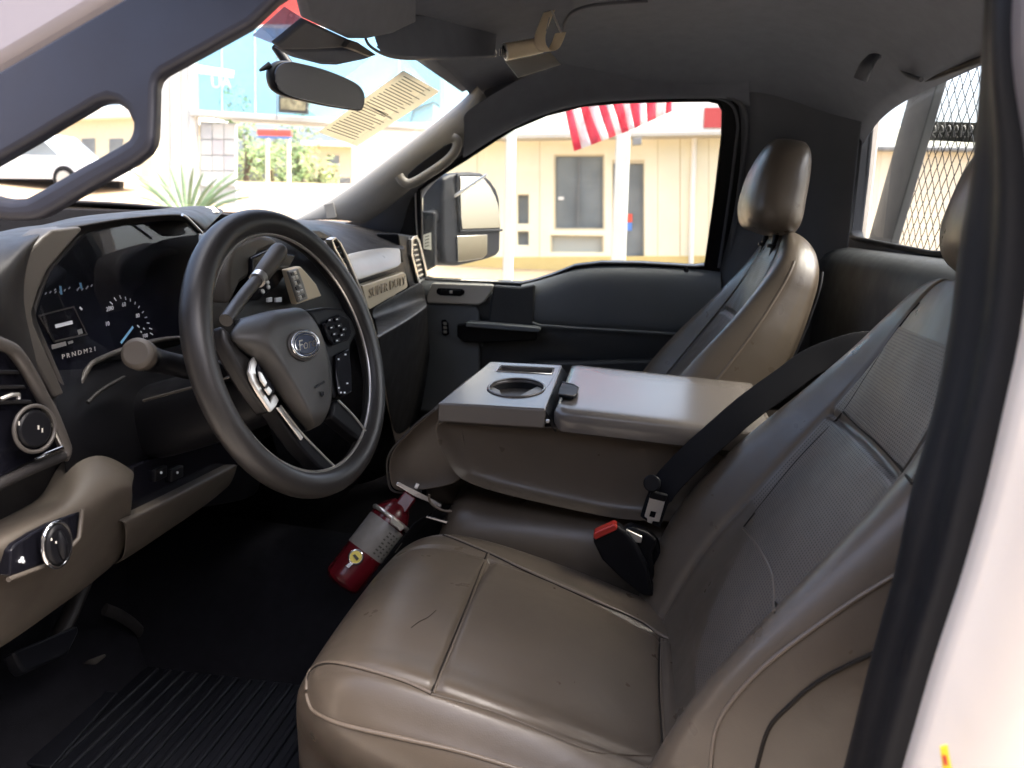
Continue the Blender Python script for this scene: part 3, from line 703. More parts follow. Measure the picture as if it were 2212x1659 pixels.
# headlamp switch
lp = slab('headlamp_switch', [at(u, v, y=y) for u, v, y in [(174, 1104, .6230), (167, 1160, .6190), (126, 1208, .6160), (100, 1218, .6160), (21, 1246, .6160), (23, 1190, .6160), (34, 1176, .6160), (70, 1152, .6170), (107, 1131, .6190)]], (0, .03, 0), 'gloss', dash, bevel=.002)
tube('switch_frame', [at(u, v, y=.6130) for u, v in [(178, 1100), (171, 1162), (126, 1212), (18, 1252)]], .0028, 'taupe', lp, ns=8)
c0 = at(116, 1176, y=.6070); n0 = V(-.05, -1, .05).normalized()
disc('light_knob', c0, n0, .0165, .009, 'black', lp, seg=36, bevel=.003, ry=.022)
w_ = V(1, 0, 0); w_ = (w_-n0*w_.dot(n0)).normalized(); u_ = n0.cross(w_)
tube('knob_ring', [c0+n0*.004+w_*(.0185*math.cos(2*math.pi*k/48))+u_*(.0245*math.sin(2*math.pi*k/48)) for k in range(48)], .0024, 'chrome', lp, closed=True, ns=8)
tube('knob_grip', [c0+n0*.010+u_*t*.016 for t in (-1, -.5, 0, .5, 1)], [.002, .005, .006, .005, .002], 'black', lp, ns=10)
for u, v in [(122, 1172), (112, 1166), (128, 1160)]:
    slab('knob_symbol', [at(u-1, v-2, y=.5965), at(u+1, v-3, y=.5965), at(u+1, v+2, y=.5965), at(u-1, v+2, y=.5965)], (0, .001, 0), 'greypaper', lp, bevel=0)
for u, v in [(42, 1212), (47, 1206), (49, 1213)]:
    disc('switch_symbol', at(u, v, y=.6155), n0, .0018, .001, 'white', lp, seg=10, bevel=0)

# gauge print
gl = []
def tick(u0, v0, u1, v1, w, m_='white', off=.0012):
    a = pc(u0, v0, off); b = pc(u1, v1, off); s = (b-a).cross(clus_n).normalized()*w
    return slab('gauge_mark', [a-s, b-s, b+s, a+s], clus_n*.0006, m_, cl, bevel=0)
cc = (283, 694)
ang_pts = [(234, 662), (237, 652), (246, 643), (258, 638), (270, 641), (281, 645), (292, 652), (301, 661), (310, 673), (317, 685), (322, 698), (328, 711), (330, 723)]
for (u, v) in ang_pts:
    tick(u, v, lerp(u, cc[0], .13), lerp(v, cc[1], .13), .0007)
for s, u, v in [('20', 234, 670), ('40', 241, 668), ('60', 268, 660), ('80', 298, 684), ('100', 312, 728), ('10', 232, 702)]:
    p = pc(u-4, v+3, .0014); q = pc(u+8, v, .0014)
    text('gauge_number', s, p, q-p, V(0, 0, 1), .0085, .0003, 'white', cl)
tick(261, 741, 287, 706, .0016, 'blue', .003)
for u, v in [(298, 705), (303, 716), (309, 709), (262, 736), (296, 703)]:
    tick(u, v, u+3, v+2, .0009)
for (u0, v0) in [(87, 640), (118, 636), (166, 631)]:
    for k in range(4):
        tick(u0+k*10, v0-k*3-abs(k-1.5)*2, u0+k*10+3, v0-k*3-abs(k-1.5)*2-4, .0006)
tick(130, 618, 132, 636, .0016, 'blue', .003); tick(173, 611, 176, 624, .0016, 'blue', .003)
tick(166, 626, 172, 620, .0006); tick(185, 624, 190, 618, .0006)
sc = slab('info_display', [pc(u, v, .002) for u, v in [(84, 682), (159, 663), (187, 722), (117, 738)]], clus_n*.002, 'gloss', cl, bevel=.0008)
tube('display_frame', [pc(u, v, .004) for u, v in [(84, 682), (159, 663), (187, 722), (117, 738)]], .0012, 'dashgrey', cl, closed=True, ns=6)
tick(119, 705, 156, 696, .0022, 'white', .0045); tick(168, 718, 177, 715, .003, 'silver', .0045)
tick(111, 750, 142, 742, .0026, 'silver', .003); tick(147, 741, 157, 738, .0016, 'silver', .003)
tick(172, 664, 177, 669, .0012)
p = pc(134, 776, .0014); q = pc(206, 758, .0014)
lt = text('gear_letters', 'P R N D M 2 1', p, q-p, V(0, 0, 1), .0085, .0003, 'greypaper', cl)
wv = max((v.co-p).dot((q-p).normalized()) for v in lt.data.vertices); dd = (q-p).normalized(); kx = (q-p).length/wv
for v in lt.data.vertices: v.co += dd*((v.co-p).dot(dd)*(kx-1))
slab('cluster_lens', [pc(u, v, .012) for u, v in [(190, 505), (267, 488), (392, 480), (424, 505), (398, 725), (314, 738), (261, 752), (190, 788), (148, 846), (80, 690), (108, 588)]], clus_n*.001, glass_mat('cluster_lens_glass', (.95, .95, .97), .12), cl, bevel=0)
# papers lying on the dash top against the glass
pp = tag(slab('paper_slip', [at(u, v, y=y) for u, v, y in [(360, 463, .74), (474, 459, .74), (462, 447, .80), (392, 449, .80)]], (0, 0, .001), 'paper', None, bevel=0), 'white printed slip lying on the dash top behind the cluster hood', 'paper')

# ================================================================== STEERING COLUMN, WHEEL
WC = V(-.41, .4436, 1.3664); wt, wy = .306, -.163
WN = V(math.sin(wy), -math.cos(wt)*math.cos(wy), math.sin(wt)).normalized()
WA = V(math.cos(wy), math.sin(wy), 0); WA = (WA-WN*WA.dot(WN)).normalized(); WB = WN.cross(WA)
if WB.z < 0: WB = -WB
def wp(u, v, off=0.0): return at(u, v, pl=(WC+WN*off, WN))
sw = thing('steering_wheel', 'charcoal four-spoke steering wheel with oval badge on the airbag cover', 'steering wheel', WC)
bm = bmesh.new()
NR = 96; ring = []
for i in range(NR):
    a = 2*math.pi*i/NR; rd = WA*math.cos(a)+WB*math.sin(a); c = WC+rd*.1790
    grip = 1+.06*gauss(math.sin(a)-.35, .25)
    rr = []
    for k in range(20):
        b = 2*math.pi*k/20
        rr.append(bm.verts.new(c+rd*(.0172*grip*math.cos(b))+WN*(.0172*grip*math.sin(b))))
    ring.append(rr)
for i in range(NR):
    a, b = ring[i], ring[(i+1) % NR]
    for k in range(20): bm.faces.new((a[k], a[(k+1) % 20], b[(k+1) % 20], b[k]))
finish(bm, 'rim', 'wheel', sw, ang=80)
tube('rim_highlight_ring', [WC+(WA*math.cos(2*math.pi*i/96)+WB*math.sin(2*math.pi*i/96))*.1618+WN*.004 for i in range(96)], .0024, 'silver', sw, closed=True, ns=6)  # satin trim ring, silver all round to imitate the rim's inner highlight
hub_o = [(491, 718), (508, 698), (534, 680), (565, 668), (596, 661), (625, 658), (648, 660), (664, 671), (689, 705), (706, 755), (717, 805), (720, 845), (714, 882), (698, 912), (679, 930), (662, 928), (640, 905), (612, 868), (585, 828), (560, 790), (535, 762), (512, 750), (496, 737)]
hc = (620, 780)
hub_rows = [((528, 684), (600, 664), (648, 659)), ((496, 714), (582, 702), (676, 684)), ((495, 736), (583, 735), (694, 716)), ((532, 763), (600, 766), (707, 757)), ((562, 795), (622, 802), (716, 800)), ((590, 836), (645, 841), (719, 842)), ((622, 882), (666, 880), (714, 880)), ((650, 917), (679, 909), (701, 908)), ((668, 931), (682, 928), (690, 922))]
rows = []
for k, (l_, r_, e_) in enumerate(hub_rows):
    end = 1 if k in (0, 8) else 0
    o1, o2, o3 = (.004, .014, .010) if end else (.008, .0335, .028)
    q = lambda a_, b_, t_: (lerp(a_[0], b_[0], t_), lerp(a_[1], b_[1], t_))
    rows.append([wp(*l_, -.03), wp(*l_, o1-.006), wp(*q(l_, r_, .06), o1), wp(*q(l_, r_, .6), lerp(o1, o2, .62)), wp(*q(l_, r_, .94), o2-.001), wp(*q(r_, e_, .06), o2), wp(*q(r_, e_, .6), lerp(o2, o3, .4)), wp(*q(r_, e_, .95), o3), wp(*e_, o3-.006), wp(*e_, -.03)])
rows = [[p-WN*.03 for p in rows[0]]]+rows+[[p-WN*.03 for p in rows[-1]]]
grid('airbag_cover', rows, 'hub', sw, sub=2)
# emblem
ec = wp(656, 745, .0335)
def ell(c, rx, ry, n, off=0, rot=0):
    return [c+WN*off+WA*(rx*math.cos(2*math.pi*k/n)*math.cos(rot)-ry*math.sin(2*math.pi*k/n)*math.sin(rot))+WB*(rx*math.cos(2*math.pi*k/n)*math.sin(rot)+ry*math.sin(2*math.pi*k/n)*math.cos(rot)) for k in range(n)]
em = slab('emblem', ell(ec, .0285, .0165, 40, 0), WN*.004, 'badge', sw, bevel=.0015)
tube('emblem_ring', ell(ec, .0285, .0165, 48, .003), .0019, 'chrome', em, closed=True, ns=8)
tube('emblem_inner_ring', ell(ec, .0240, .0128, 48, .0042), .0007, 'chrome', em, closed=True, ns=6)
et = text('emblem_script', 'Ford', ec+WN*.0046-WA*.0005-WB*.0058, WA, WB, .0185, .0006, 'chrome', em, shear=.35, align='CENTER', sx=1.12)
tube('emblem_recess', ell(ec, .0315, .0195, 48, .0005), .0016, 'dashgrey', sw, closed=True, ns=8)
slab('airbag_mark', [wp(u, v, .0325) for u, v in [(678, 836), (699, 822), (701, 826), (681, 839)]], WN*.001, 'gloss', sw, bevel=0)
slab('airbag_mark', [wp(u, v, .0325) for u, v in [(690, 847), (698, 846), (699, 853), (695, 858)]], WN*.0008, 'gloss', sw, bevel=0)
# spokes
slab('spoke', [wp(u, v, .000) for u, v in [(480, 700), (498, 716), (520, 750), (548, 772), (575, 815), (600, 865), (582, 895), (556, 862), (524, 812), (500, 770), (484, 735)]], -WN*.022, 'wheel', sw, bevel=.006, seg=3)
slab('spoke', [wp(u, v, .002) for u, v in [(664, 668), (700, 662), (742, 664), (762, 690), (773, 722), (760, 745), (757, 800), (756, 855), (724, 862), (712, 800), (690, 710)]], -WN*.025, 'black', sw, bevel=.006, seg=3)
slab('spoke', [wp(u, v, .004) for u, v in [(720, 868), (733, 862), (765, 898), (800, 942), (796, 955), (782, 955), (745, 925), (716, 900)]], -WN*.022, 'black', sw, bevel=.005, seg=3)
slab('spoke', [wp(u, v, .002) for u, v in [(598, 872), (610, 872), (655, 936), (700, 985), (732, 1015), (722, 1030), (690, 1010), (650, 968), (612, 915), (590, 882)]], -WN*.024, 'black', sw, bevel=.004, seg=3)
slab('lower_spoke_bridge', [wp(u, v, .001) for u, v in [(730, 1012), (752, 1010), (774, 990), (784, 950), (798, 950), (800, 985), (780, 1020), (752, 1034), (724, 1030)]], -WN*.020, 'black', sw, bevel=.005, seg=3)
tube('spoke_bright_edge', [wp(u, v, .004) for u, v in [(606, 876), (630, 908), (654, 938), (690, 975), (722, 1006), (740, 1014), (756, 1008), (764, 998)]], .0014, 'silver', sw, sm_n=4, ns=8)
tube('spoke_bright_edge', [wp(u, v, .006) for u, v in [(731, 865), (762, 896), (786, 926), (797, 943)]], .0017, 'silver', sw, sm_n=4, ns=8)
slab('spoke_chrome_strip', [wp(u, v, .006) for u, v in [(594, 881), (602, 880), (652, 945), (648, 952)]], WN*.003, 'silver', sw, bevel=.001)
pb = slab('switch_bezel', [wp(u, v, .006) for u, v in [(542, 772), (536, 782), (531, 805), (536, 822), (550, 848), (566, 872), (579, 892), (590, 880), (597, 866), (588, 852), (582, 858), (577, 870), (566, 852), (556, 834), (548, 815), (546, 800), (550, 785)]], WN*.005, 'silver', sw, bevel=.0015)
slab('cruise_button', [wp(u, v, .007) for u, v in [(551, 788), (560, 800), (576, 825), (587, 845), (580, 858), (568, 842), (556, 822), (549, 804)]], WN*.006, 'gloss', pb, bevel=.0015)
slab('cruise_rocker', [wp(u, v, .014) for u, v in [(556, 803), (562, 806), (574, 828), (570, 836), (560, 822)]], WN*.003, 'silver', pb, bevel=.001)
slab('cruise_rocker', [wp(u, v, .014) for u, v in [(569, 841), (576, 834), (585, 845), (579, 855)]], WN*.003, 'silver', pb, bevel=.001)
p1 = slab('switch_pod', [wp(u, v, .004) for u, v in [(692, 700), (725, 680), (745, 688), (755, 720), (748, 735), (716, 748), (704, 735)]], WN*.005, 'gloss', sw, bevel=.002)
for u, v in [(712, 692), (728, 690), (716, 708), (732, 704), (742, 712), (722, 722), (738, 724), (728, 736)]:
    slab('pod_button', [wp(u-5, v-3, .010), wp(u+4, v-5, .010), wp(u+5, v+2, .010), wp(u-4, v+4, .010)], WN*.002, 'black', p1, bevel=.0008)
    slab('button_symbol', [wp(u-2, v-1, .0125), wp(u+1.5, v-2, .0125), wp(u+2, v+.5, .0125), wp(u-1.5, v+1.5, .0125)], WN*.0004, 'white', p1, bevel=0)
p2_ = slab('switch_pod', [wp(u, v, .004) for u, v in [(722, 768), (748, 753), (754, 800), (755, 848), (735, 858), (727, 853), (721, 808)]], WN*.005, 'gloss', sw, bevel=.002)
for u, v in [(731, 776), (746, 766), (732, 838), (750, 828), (744, 848), (736, 848)]:
    slab('button_symbol', [wp(u-2, v-1.5, .0095), wp(u+1.5, v-2, .0095), wp(u+2, v+1.5, .0095), wp(u-1.5, v+2, .0095)], WN*.0005, 'white', p2_, bevel=0)
disc('wheel_boss', WC-WN*.05, WN, .05, .045, 'black', sw, seg=32, bevel=.005)

col = thing('steering_column', 'black steering column shroud with gear lever and turn signal stalk behind the wheel', 'steering column', WC-WN*.2)
rings = []
for s, rx, rz in [(.045, .055, .055), (.06, .066, .066), (.10, .072, .075), (.16, .078, .085), (.24, .085, .09), (.32, .085, .09)]:
    c = WC-WN*s-WB*.040
    rx *= .82; rz *= .62
    rings.append([c+WA*(rx*math.copysign(abs(math.cos(a))**.7, math.cos(a)))+WB*(rz*math.copysign(abs(math.sin(a))**.7, math.sin(a))) for a in [2*math.pi*k/28 for k in range(28)]])
grid('column_shroud', rings, 'black', col, closed_u=True, cap=True, sub=1)
tube('shroud_seam', [WC-WN*s-WB*.006-WA*r_ for s, r_ in [(.05, .058), (.07, .069), (.12, .076), (.2, .083)]], .002, 'dashgrey', col)
# gear lever
gl_ = tube('gear_lever', crv([at(488, 692, y=.50), at(505, 668, y=.505), at(530, 634, y=.51), at(552, 608, y=.515), at(562, 597, y=.515)], 4), .0085, 'dashgrey', col, ns=14)
tube('lever_knob', crv([at(560, 600, y=.515), at(572, 584, y=.515), at(590, 560, y=.516), at(602, 543, y=.517), at(608, 536, y=.517)], 4), [.010, .011, .0118, .0122, .0125, .0128, .013, .013, .013, .013, .013, .013, .0128, .012, .0105, .008, .004], 'taupe', col, ns=16)
tube('knob_band', [at(555, 606, y=.5145), at(562, 597, y=.515)], .0112, 'silver', col, ns=16)
# turn signal stalk, pointing at the open door
s0 = at(293, 762, x=-.585)
s1 = s0+V(.05, .012, -.018); s2 = WC-WN*.075-WA*.045
tube('signal_stalk', crv([s0+V(.02, .005, -.008), s1, lerp(s1, s2, .5)+V(0, 0, -.004), s2], 6), [.0155]*7+[.0145]*6+[.014]*6, 'black', col, ns=18)
sdir = (s0-s1).normalized()
disc('stalk_end', s0-sdir*.022, sdir, .0185, .022, 'taupe', col, seg=36, bevel=.005)

# ================================================================== SEATS
def perf_mat():
    m = mat('perforated_insert', (0.150, 0.124, 0.101), 0.38, var=0.04, spec=0.35)
    n = m.node_tree; b = n.nodes['Principled BSDF']
    uv = n.nodes.new('ShaderNodeUVMap')
    mp = n.nodes.new('ShaderNodeMapping'); mp.inputs['Scale'].default_value = (54, 96, 1)
    vo = n.nodes.new('ShaderNodeTexVoronoi'); vo.inputs['Scale'].default_value = 1.0; vo.inputs['Randomness'].default_value = 0.0
    n.links.new(uv.outputs[0], mp.inputs[0]); n.links.new(mp.outputs[0], vo.inputs['Vector'])
    mr = n.nodes.new('ShaderNodeMapRange'); mr.inputs[1].default_value = 0.20; mr.inputs[2].default_value = 0.34; mr.clamp = True
    n.links.new(vo.outputs['Distance'], mr.inputs[0])
    bp = n.nodes.new('ShaderNodeBump'); bp.inputs['Strength'].default_value = 0.35; bp.inputs['Distance'].default_value = 0.002
    n.links.new(mr.outputs[0], bp.inputs['Height']); n.links.new(bp.outputs[0], b.inputs['Normal'])
    old = [l for l in n.links if l.to_socket == b.inputs['Base Color']]
    mx = n.nodes.new('ShaderNodeMix'); mx.data_type = 'RGBA'; mx.inputs[6].default_value = (0.055, 0.046, 0.04, 1)
    src = old[0].from_socket; n.links.new(mr.outputs[0], mx.inputs[0]); n.links.new(src, mx.inputs[7]); n.links.new(mx.outputs[2], b.inputs['Base Color'])
    return m
M['perf'] = perf_mat()

def arcres(fn, n, fine=1500):
    P = [fn(i/fine) for i in range(fine+1)]; L = [0]
    for a, b in zip(P, P[1:]): L.append(L[-1]+math.dist(a, b))
    out = []; j = 0
    for k in range(n):
        s = L[-1]*k/(n-1)
        while j < fine-1 and L[j+1] < s: j += 1
        t = (s-L[j])/max(1e-9, L[j+1]-L[j]); out.append((j+t)/fine)
    return out
ZT = [(-.30, .905), (-.20, .915), (-.07, .945), (.07, .995), (.20, 1.033), (.30, 1.050), (.36, 1.052), (.42, 1.05)]
YF, Y1, ZB = .402, .24, .845
SEAMO = lambda y, o=1: (.53-.12*smooth((.15-y)/.25)) if o > 0 else (.76-.07*smooth((.15-y)/.25))   # lateral place of the long seams (fraction of half width)
def cush(cx, dr, th, y):
    """th 0..1 round the section from outer bottom over the top to inner bottom; y station"""
    a = math.pi*th; n = 4.4
    co, si = math.cos(a), math.sin(a)
    o = math.copysign(abs(co)**(2/n), -co); hz = abs(si)**(2/n)
    f = max(0, (y-Y1)/(YF-Y1)); pl = (1-min(1, f)**3.0)**(1/3.0) if f > 0 else 1.0
    plan = (1-min(1, max(0, (y-.12)/(YF+.010-.12)))**4.3)**(1/4.3) if y > .12 else 1.0
    hw = .262*plan+.002
    zt = interp(ZT, y)
    z = ZB+(zt-ZB)*(0.02+.98*pl)*hz
    ao = abs(o)
    if hz > .8:
        w = smooth((hz-.8)/.2)*smooth((YF-y)/.06)
        fl = smooth((y-.24)/.12)                      # bolsters fade into the front edge
        z += w*(.026*gauss(ao-.84, .20)*(1-.55*fl)*(1.0 if o < 0 else .8))
        z += w*.007*(1-min(1, ao/.6)**2)*(math.sin(math.pi*min(1, max(0, (y+.06)/.265)))**.5 if -.06 < y < .205 else (.8 if y >= .205 else .4))
        sm = SEAMO(y, o)
        if y < .345: z -= w*.006*gauss((ao-sm)*.262, .0055)
        if ao < sm: z -= w*.0065*gauss(y-.205+.006*(ao/sm)**2, .0042)
        if ao < sm+.03: z -= w*.0065*gauss(y+.062, .0042)
    lowr = max(0, (.93-hz)/.93)
    x = hw*o*(1+.03*math.sin(math.pi*hz))*(1-.15*lowr)
    return V(cx+dr*x, y-.13*lowr*smooth((y-.1)/.2), z)
# backrest: spine curve (y,z) with lean, section in (across, forward)
SP = [V(0, -.035, .86), V(0, -.075, .94), V(0, -.130, 1.04), V(0, -.195, 1.14), V(0, -.258, 1.245), V(0, -.308, 1.345), V(0, -.343, 1.43), V(0, -.362, 1.49)]
SPR = resample(crv(SP, 12), 201)
def spine(s):
    i = min(199, int(s*200)); t = s*200-i
    p = lerp(SPR[i], SPR[i+1], t); T = (SPR[min(200, i+3)]-SPR[max(0, i-3)]).normalized()
    return p, T, V(0, T.z, -T.y)
HW = [(0, .235), (.12, .262), (.3, .285), (.5, .280), (.7, .252), (.86, .215), (1.0, .185)]
THK = [(0, .15), (.3, .15), (.7, .12), (1.0, .085)]
BOL = [(0, .030), (.15, .062), (.35, .078), (.55, .066), (.75, .036), (.9, .012), (1.0, 0)]
def back(cx, dr, th, s):
    p, T, N = spine(s); a = 2*math.pi*th
    n = 3.6; co, si = math.cos(a), math.sin(a)
    o = math.copysign(abs(co)**(2/n), -co); d = math.copysign(abs(si)**(2/n), si)   # d>0 front
    f = max(0, (s-.86)/.14); capk = (1-min(1, f)**2.4)**(1/2.4) if f > 0 else 1.0
    hw = interp(HW, s)*(.25+.75*capk) if f > 0 else interp(HW, s)
    tk = interp(THK, s)*(.12+.88*capk)
    ao = abs(o)
    fwd = 0.5*tk*d-.5*tk
    if d > .3:
        w = smooth((d-.3)/.5)
        fwd += w*interp(BOL, s)*gauss(ao-.86, .24)
        sm = .60-.06*smooth((s-.6)/.4)
        fwd -= w*.007*gauss((ao-sm)*hw, .0042)
        if ao < sm:
            fwd -= w*.007*gauss((s-.705)+.012*(ao/sm)**2, .0075)
            fwd += w*.010*(1-(ao/sm)**2)*math.sin(math.pi*min(1, max(0, (s-.705)/.3 if s > .705 else (.705-s)/.5)))**.6
    elif True:
        pass
    fwd += interp(BOL, s)*.55*gauss(ao-1.0, .10)*(1 if d > -.2 else 0)*smooth((d+.2)/.5)
    # side gap line where the outer shell starts
    fwd_side = 0
    return p+N*(fwd)+V(dr*hw*o*(1-0.012*gauss(d+.25, .10)), 0, 0)+V(cx, 0, 0)
def smooth_mesh(name, rows, m, parent, closed=False, uvs=None, cap0=False, cap1=False):
    nv = len(rows[0]); vs = [tuple(p) for r in rows for p in r]; fs = []
    for j in range(len(rows)-1):
        for i in range(nv if closed else nv-1):
            k = (i+1) % nv; fs.append((j*nv+i, j*nv+k, (j+1)*nv+k, (j+1)*nv+i))
    if cap0: fs.append(tuple(range(nv))[::-1])
    if cap1: fs.append(tuple((len(rows)-1)*nv+i for i in range(nv)))
    me = bpy.data.meshes.new(name); me.from_pydata(vs, [], fs); me.validate(); shade(me)
    if uvs:
        ul = me.uv_layers.new(name='UVMap'); flat = [q for r in uvs for q in r]
        for l in me.loops: ul.data[l.index].uv = flat[l.vertex_index]
    bm = bmesh.new(); bm.from_mesh(me); bmesh.ops.recalc_face_normals(bm, faces=bm.faces[:]); bm.to_mesh(me); bm.free()
    return link(name, me, m, parent)
def seat(name, label, cx, dr, det=1.0, dy=0.0, dz=0.0, hr=(0, -.352, 1.625), lines=True):
    t = thing(name, label, 'seat', (cx, .1+dy, .76), 'front bucket seats')
    D = V(0, dy, dz)
    nth, ny = int(190*det), int(150*det)
    ths = arcres(lambda q: (lambda c: (c.x, c.z))(cush(0, 1, q, .1)), nth)
    ysf = arcres(lambda q: (lambda y: (y, cush(0, 1, .5, y).z))(-.26+(YF+.26)*q), ny)
    smooth_mesh('cushion', [[cush(cx, dr, th, -.26+(YF+.26)*q)+D for th in ths] for q in ysf], 'leather', t, cap1=True)
    # cushion piping: round the front bolster and along both sides
    for sgn in ((-1, 1) if lines else ()):
        pth = []
        for k in range(60):
            y = .380-.52*k/59; pl_ = (1-min(1, max(0, (y-.12)/(YF+.010-.12)))**4.3)**(1/4.3) if y > .12 else 1
            zz = interp(ZT, y)-.044-.012*smooth((y-.3)/.1)
            pth.append(V(cx+sgn*(.262*pl_*1.012+.0015), y, zz))
        tube('side_piping', [p+D for p in pth], .0028, 'piping', t, ns=8)
        pth = []
        for k in range(50):
            y = .352-.40*k/49; sm = SEAMO(y, sgn)+.017
            best = min(ths, key=lambda q: abs((cush(0, 1, q, y).x)-sgn*sm*.262) if .2 < q < .8 else 9)
            c_ = cush(cx, dr, best, y); pth.append(V(cx+sgn*dr*sm*.262, y, c_.z+.0006))
        tube('seam_piping', [p+D for p in pth], .0021, 'piping', t, ns=8)
    box('seat_base', (cx, .07+dy, .80+dz), (.42, .46, .085), 'black', t, bevel=.02)
    # backrest
    nb, ns_ = int(230*det), int(190*det)
    bth = arcres(lambda q: (lambda c: (c.x, c.y*.9+c.z*.3))(back(0, 1, q, .5)), nb+1)[:-1]
    ss = [1-(1-k/(ns_-1))**1.25 for k in range(ns_)]
    o = smooth_mesh('backrest', [[back(cx, dr, th, s)+D for th in bth] for s in ss], 'leather', t, closed=True, cap0=True, cap1=True)
    # perforated insert laid in the middle of the backrest between the seams
    for nm, s0, s1 in (('lower_insert', .10, .698), ('upper_insert', .712, .90)):
        rows = []; uvs = []
        def thx(s, frac):
            sm = (.60-.06*smooth((s-.6)/.4))*frac
            return math.acos(max(-1, min(1, math.copysign(abs(sm)**1.8, -sm))))/(2*math.pi)
        for k in range(int(90*det)):
            r = []; uu = []
            for i in range(int(80*det)):
                fr = -0.955+1.91*i/(int(80*det)-1)
                sl_ = s0 if nm == 'upper_insert' else .20+.26*smooth((fr+.35)/1.3)
                s = lerp(sl_, s1, k/(int(90*det)-1)); q = back(cx, dr, thx(s, fr), s); p_, T_, N_ = spine(s)
                r.append(q+D+N_*.0012); uu.append((fr*.5+.5, (s-s0)*.62/.34))
            rows.append(r); uvs.append(uu)
        smooth_mesh(nm, rows, 'perf', o, uvs=uvs)
    for sgn in ((-1, 1) if lines else ()):
        pth = []
        for k in range(70):
            s = .10+.80*k/69; sm = sgn*(.60-.06*smooth((s-.6)/.4)+.022)
            th = math.acos(max(-1, min(1, math.copysign(abs(sm)**1.8, -sm))))/(2*math.pi)
            p_, T_, N_ = spine(s); pth.append(back(cx, dr, th, s)+D+N_*.0008)
        tube('seam_piping', pth, .002, 'piping', o, ns=8)
        pth = []; pth2 = []
        for k in range(70):
            s = .06+.86*k/69
            th = (.0 if sgn < 0 else .5)
            q = back(cx, dr, (.035 if sgn < 0 else .465), s); p_, T_, N_ = spine(s)
            pth.append(q+D+V(dr*sgn*.0012, 0, 0)-N_*.004)
            q2 = back(cx, dr, (.985 if sgn < 0 else .515), s); pth2.append(q2+D+V(dr*sgn*.001, 0, 0)-N_*.025)
        tube('side_piping', pth, .0026, 'piping', o, ns=8)
        tube('shell_gap', pth2, .0022, 'rubber', o, ns=6)
    # headrest with posts
    hc_ = V(cx+hr[0], hr[1], hr[2]); lean = Matrix.Rotation(R(9), 3, 'X')
    rows = []
    for j in range(25):
        q = -1+2*j/24; zz = math.copysign(abs(q)**.8, q)
        k = (1-abs(q)**3.4)**(1/3.4) if abs(q) < 1 else 0.02
        top = smooth((q+1)/2); wx = lerp(.150, .118, top)*max(.05, k); ty = lerp(.062, .048, top)*max(.05, k)
        r = []
        for i in range(40):
            a = 2*math.pi*i/40; co, si = math.cos(a), math.sin(a)
            lx = wx*math.copysign(abs(co)**.72, co); ly = ty*math.copysign(abs(si)**.72, si)+.012*gauss(q+.1, .6)*(1 if si > 0 else 0)
            r.append(hc_+lean @ V(lx, ly, zz*.102))
        rows.append(r)
    h_ = smooth_mesh('headrest', rows, 'leather', t, closed=True, cap0=True, cap1=True)
    seamp = []
    for j in range(2, 23):
        rr = rows[j]; seamp.append(rr[4 if dr < 0 else 16]*.5+rr[5 if dr < 0 else 15]*.5)
    tube('headrest_seam', [p+(p-hc_).normalized()*.0005 for p in seamp], .0016, 'piping', h_, ns=6)
    for dx in (-.065, .065):
        tube('headrest_post', [V(cx+dx, hr[1]+.012, hr[2]-.17), V(cx+dx, hr[1], hr[2]-.07)], (.006), 'black', t, ns=10)
        disc('post_collar', V(cx+dx, hr[1]+.008, hr[2]-.125), V(0, 0, 1), .012, .008, 'black', t, seg=16)
    return t
from mathutils.bvhtree import BVHTree
ds = seat('bucket_seat', 'taupe leather driver seat with perforated backrest, beside the open door', -.42, 1, 1.0, hr=(0, -.435, 1.585), lines=False)
seat('bucket_seat', 'taupe leather passenger seat with tall headrest, by the far door window', .425, -1, .7, dy=.062, dz=.050, hr=(0, -.290, 1.624))
# stitched seams and piping of the driver seat, laid on the leather itself
def bvh(o):
    me = o.data; return BVHTree.FromPolygons([v.co.copy() for v in me.vertices], [tuple(p.vertices) for p in me.polygons])
kids = {c.name.split('.')[0]: c for c in ds.children}
BC, BB = bvh(kids['cushion']), bvh(kids['backrest'])
def onto(tree_, uvp, n=10, lift=.0008):
    out = []
    for q in crv([V(u, v, 0) for u, v in uvp], n):
        d = (FW+RT*((q.x-CU)/F)-UP*((q.y-CV)/F)).normalized()
        h = tree_.ray_cast(CAM, d)
        if h[0] is not None: out.append(h[0]-d*lift)
    sm_ = out[:]
    for _ in range(3):
        for i in range(1, len(sm_)-1): sm_[i] = (out[i-1]+out[i]*2+out[i+1])*.25
        out = sm_[:]
    return out
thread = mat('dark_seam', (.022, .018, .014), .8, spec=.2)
def seam(par, tr_, uvp, r=.0022, m_='piping', dark=True, name='piping'):
    P_ = onto(tr_, uvp)
    if len(P_) < 3: return
    tube(name, P_, r, m_, par, ns=8)
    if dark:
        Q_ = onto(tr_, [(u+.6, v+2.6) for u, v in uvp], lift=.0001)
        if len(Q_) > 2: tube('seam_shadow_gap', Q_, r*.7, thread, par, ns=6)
cs, bs = kids['cushion'], kids['backrest']
seam(cs, BC, [(662, 1500), (669, 1524), (684, 1541), (739, 1565), (864, 1594), (989, 1622), (1114, 1659), (1180, 1680)], .0024)
seam(cs, BC, [(662, 1490), (664, 1462), (678, 1440), (710, 1430), (756, 1436), (823, 1455), (881, 1474), (931, 1497)], .0022)
seam(cs, BC, [(931, 1499), (1031, 1526), (1114, 1555), (1239, 1608), (1302, 1626), (1406, 1632)], .0010, 'leather', False, 'crease')
seam(cs, BC, [(931, 1497), (975, 1389), (1016, 1287), (1052, 1194)], .0012, thread, False, 'cross_seam')
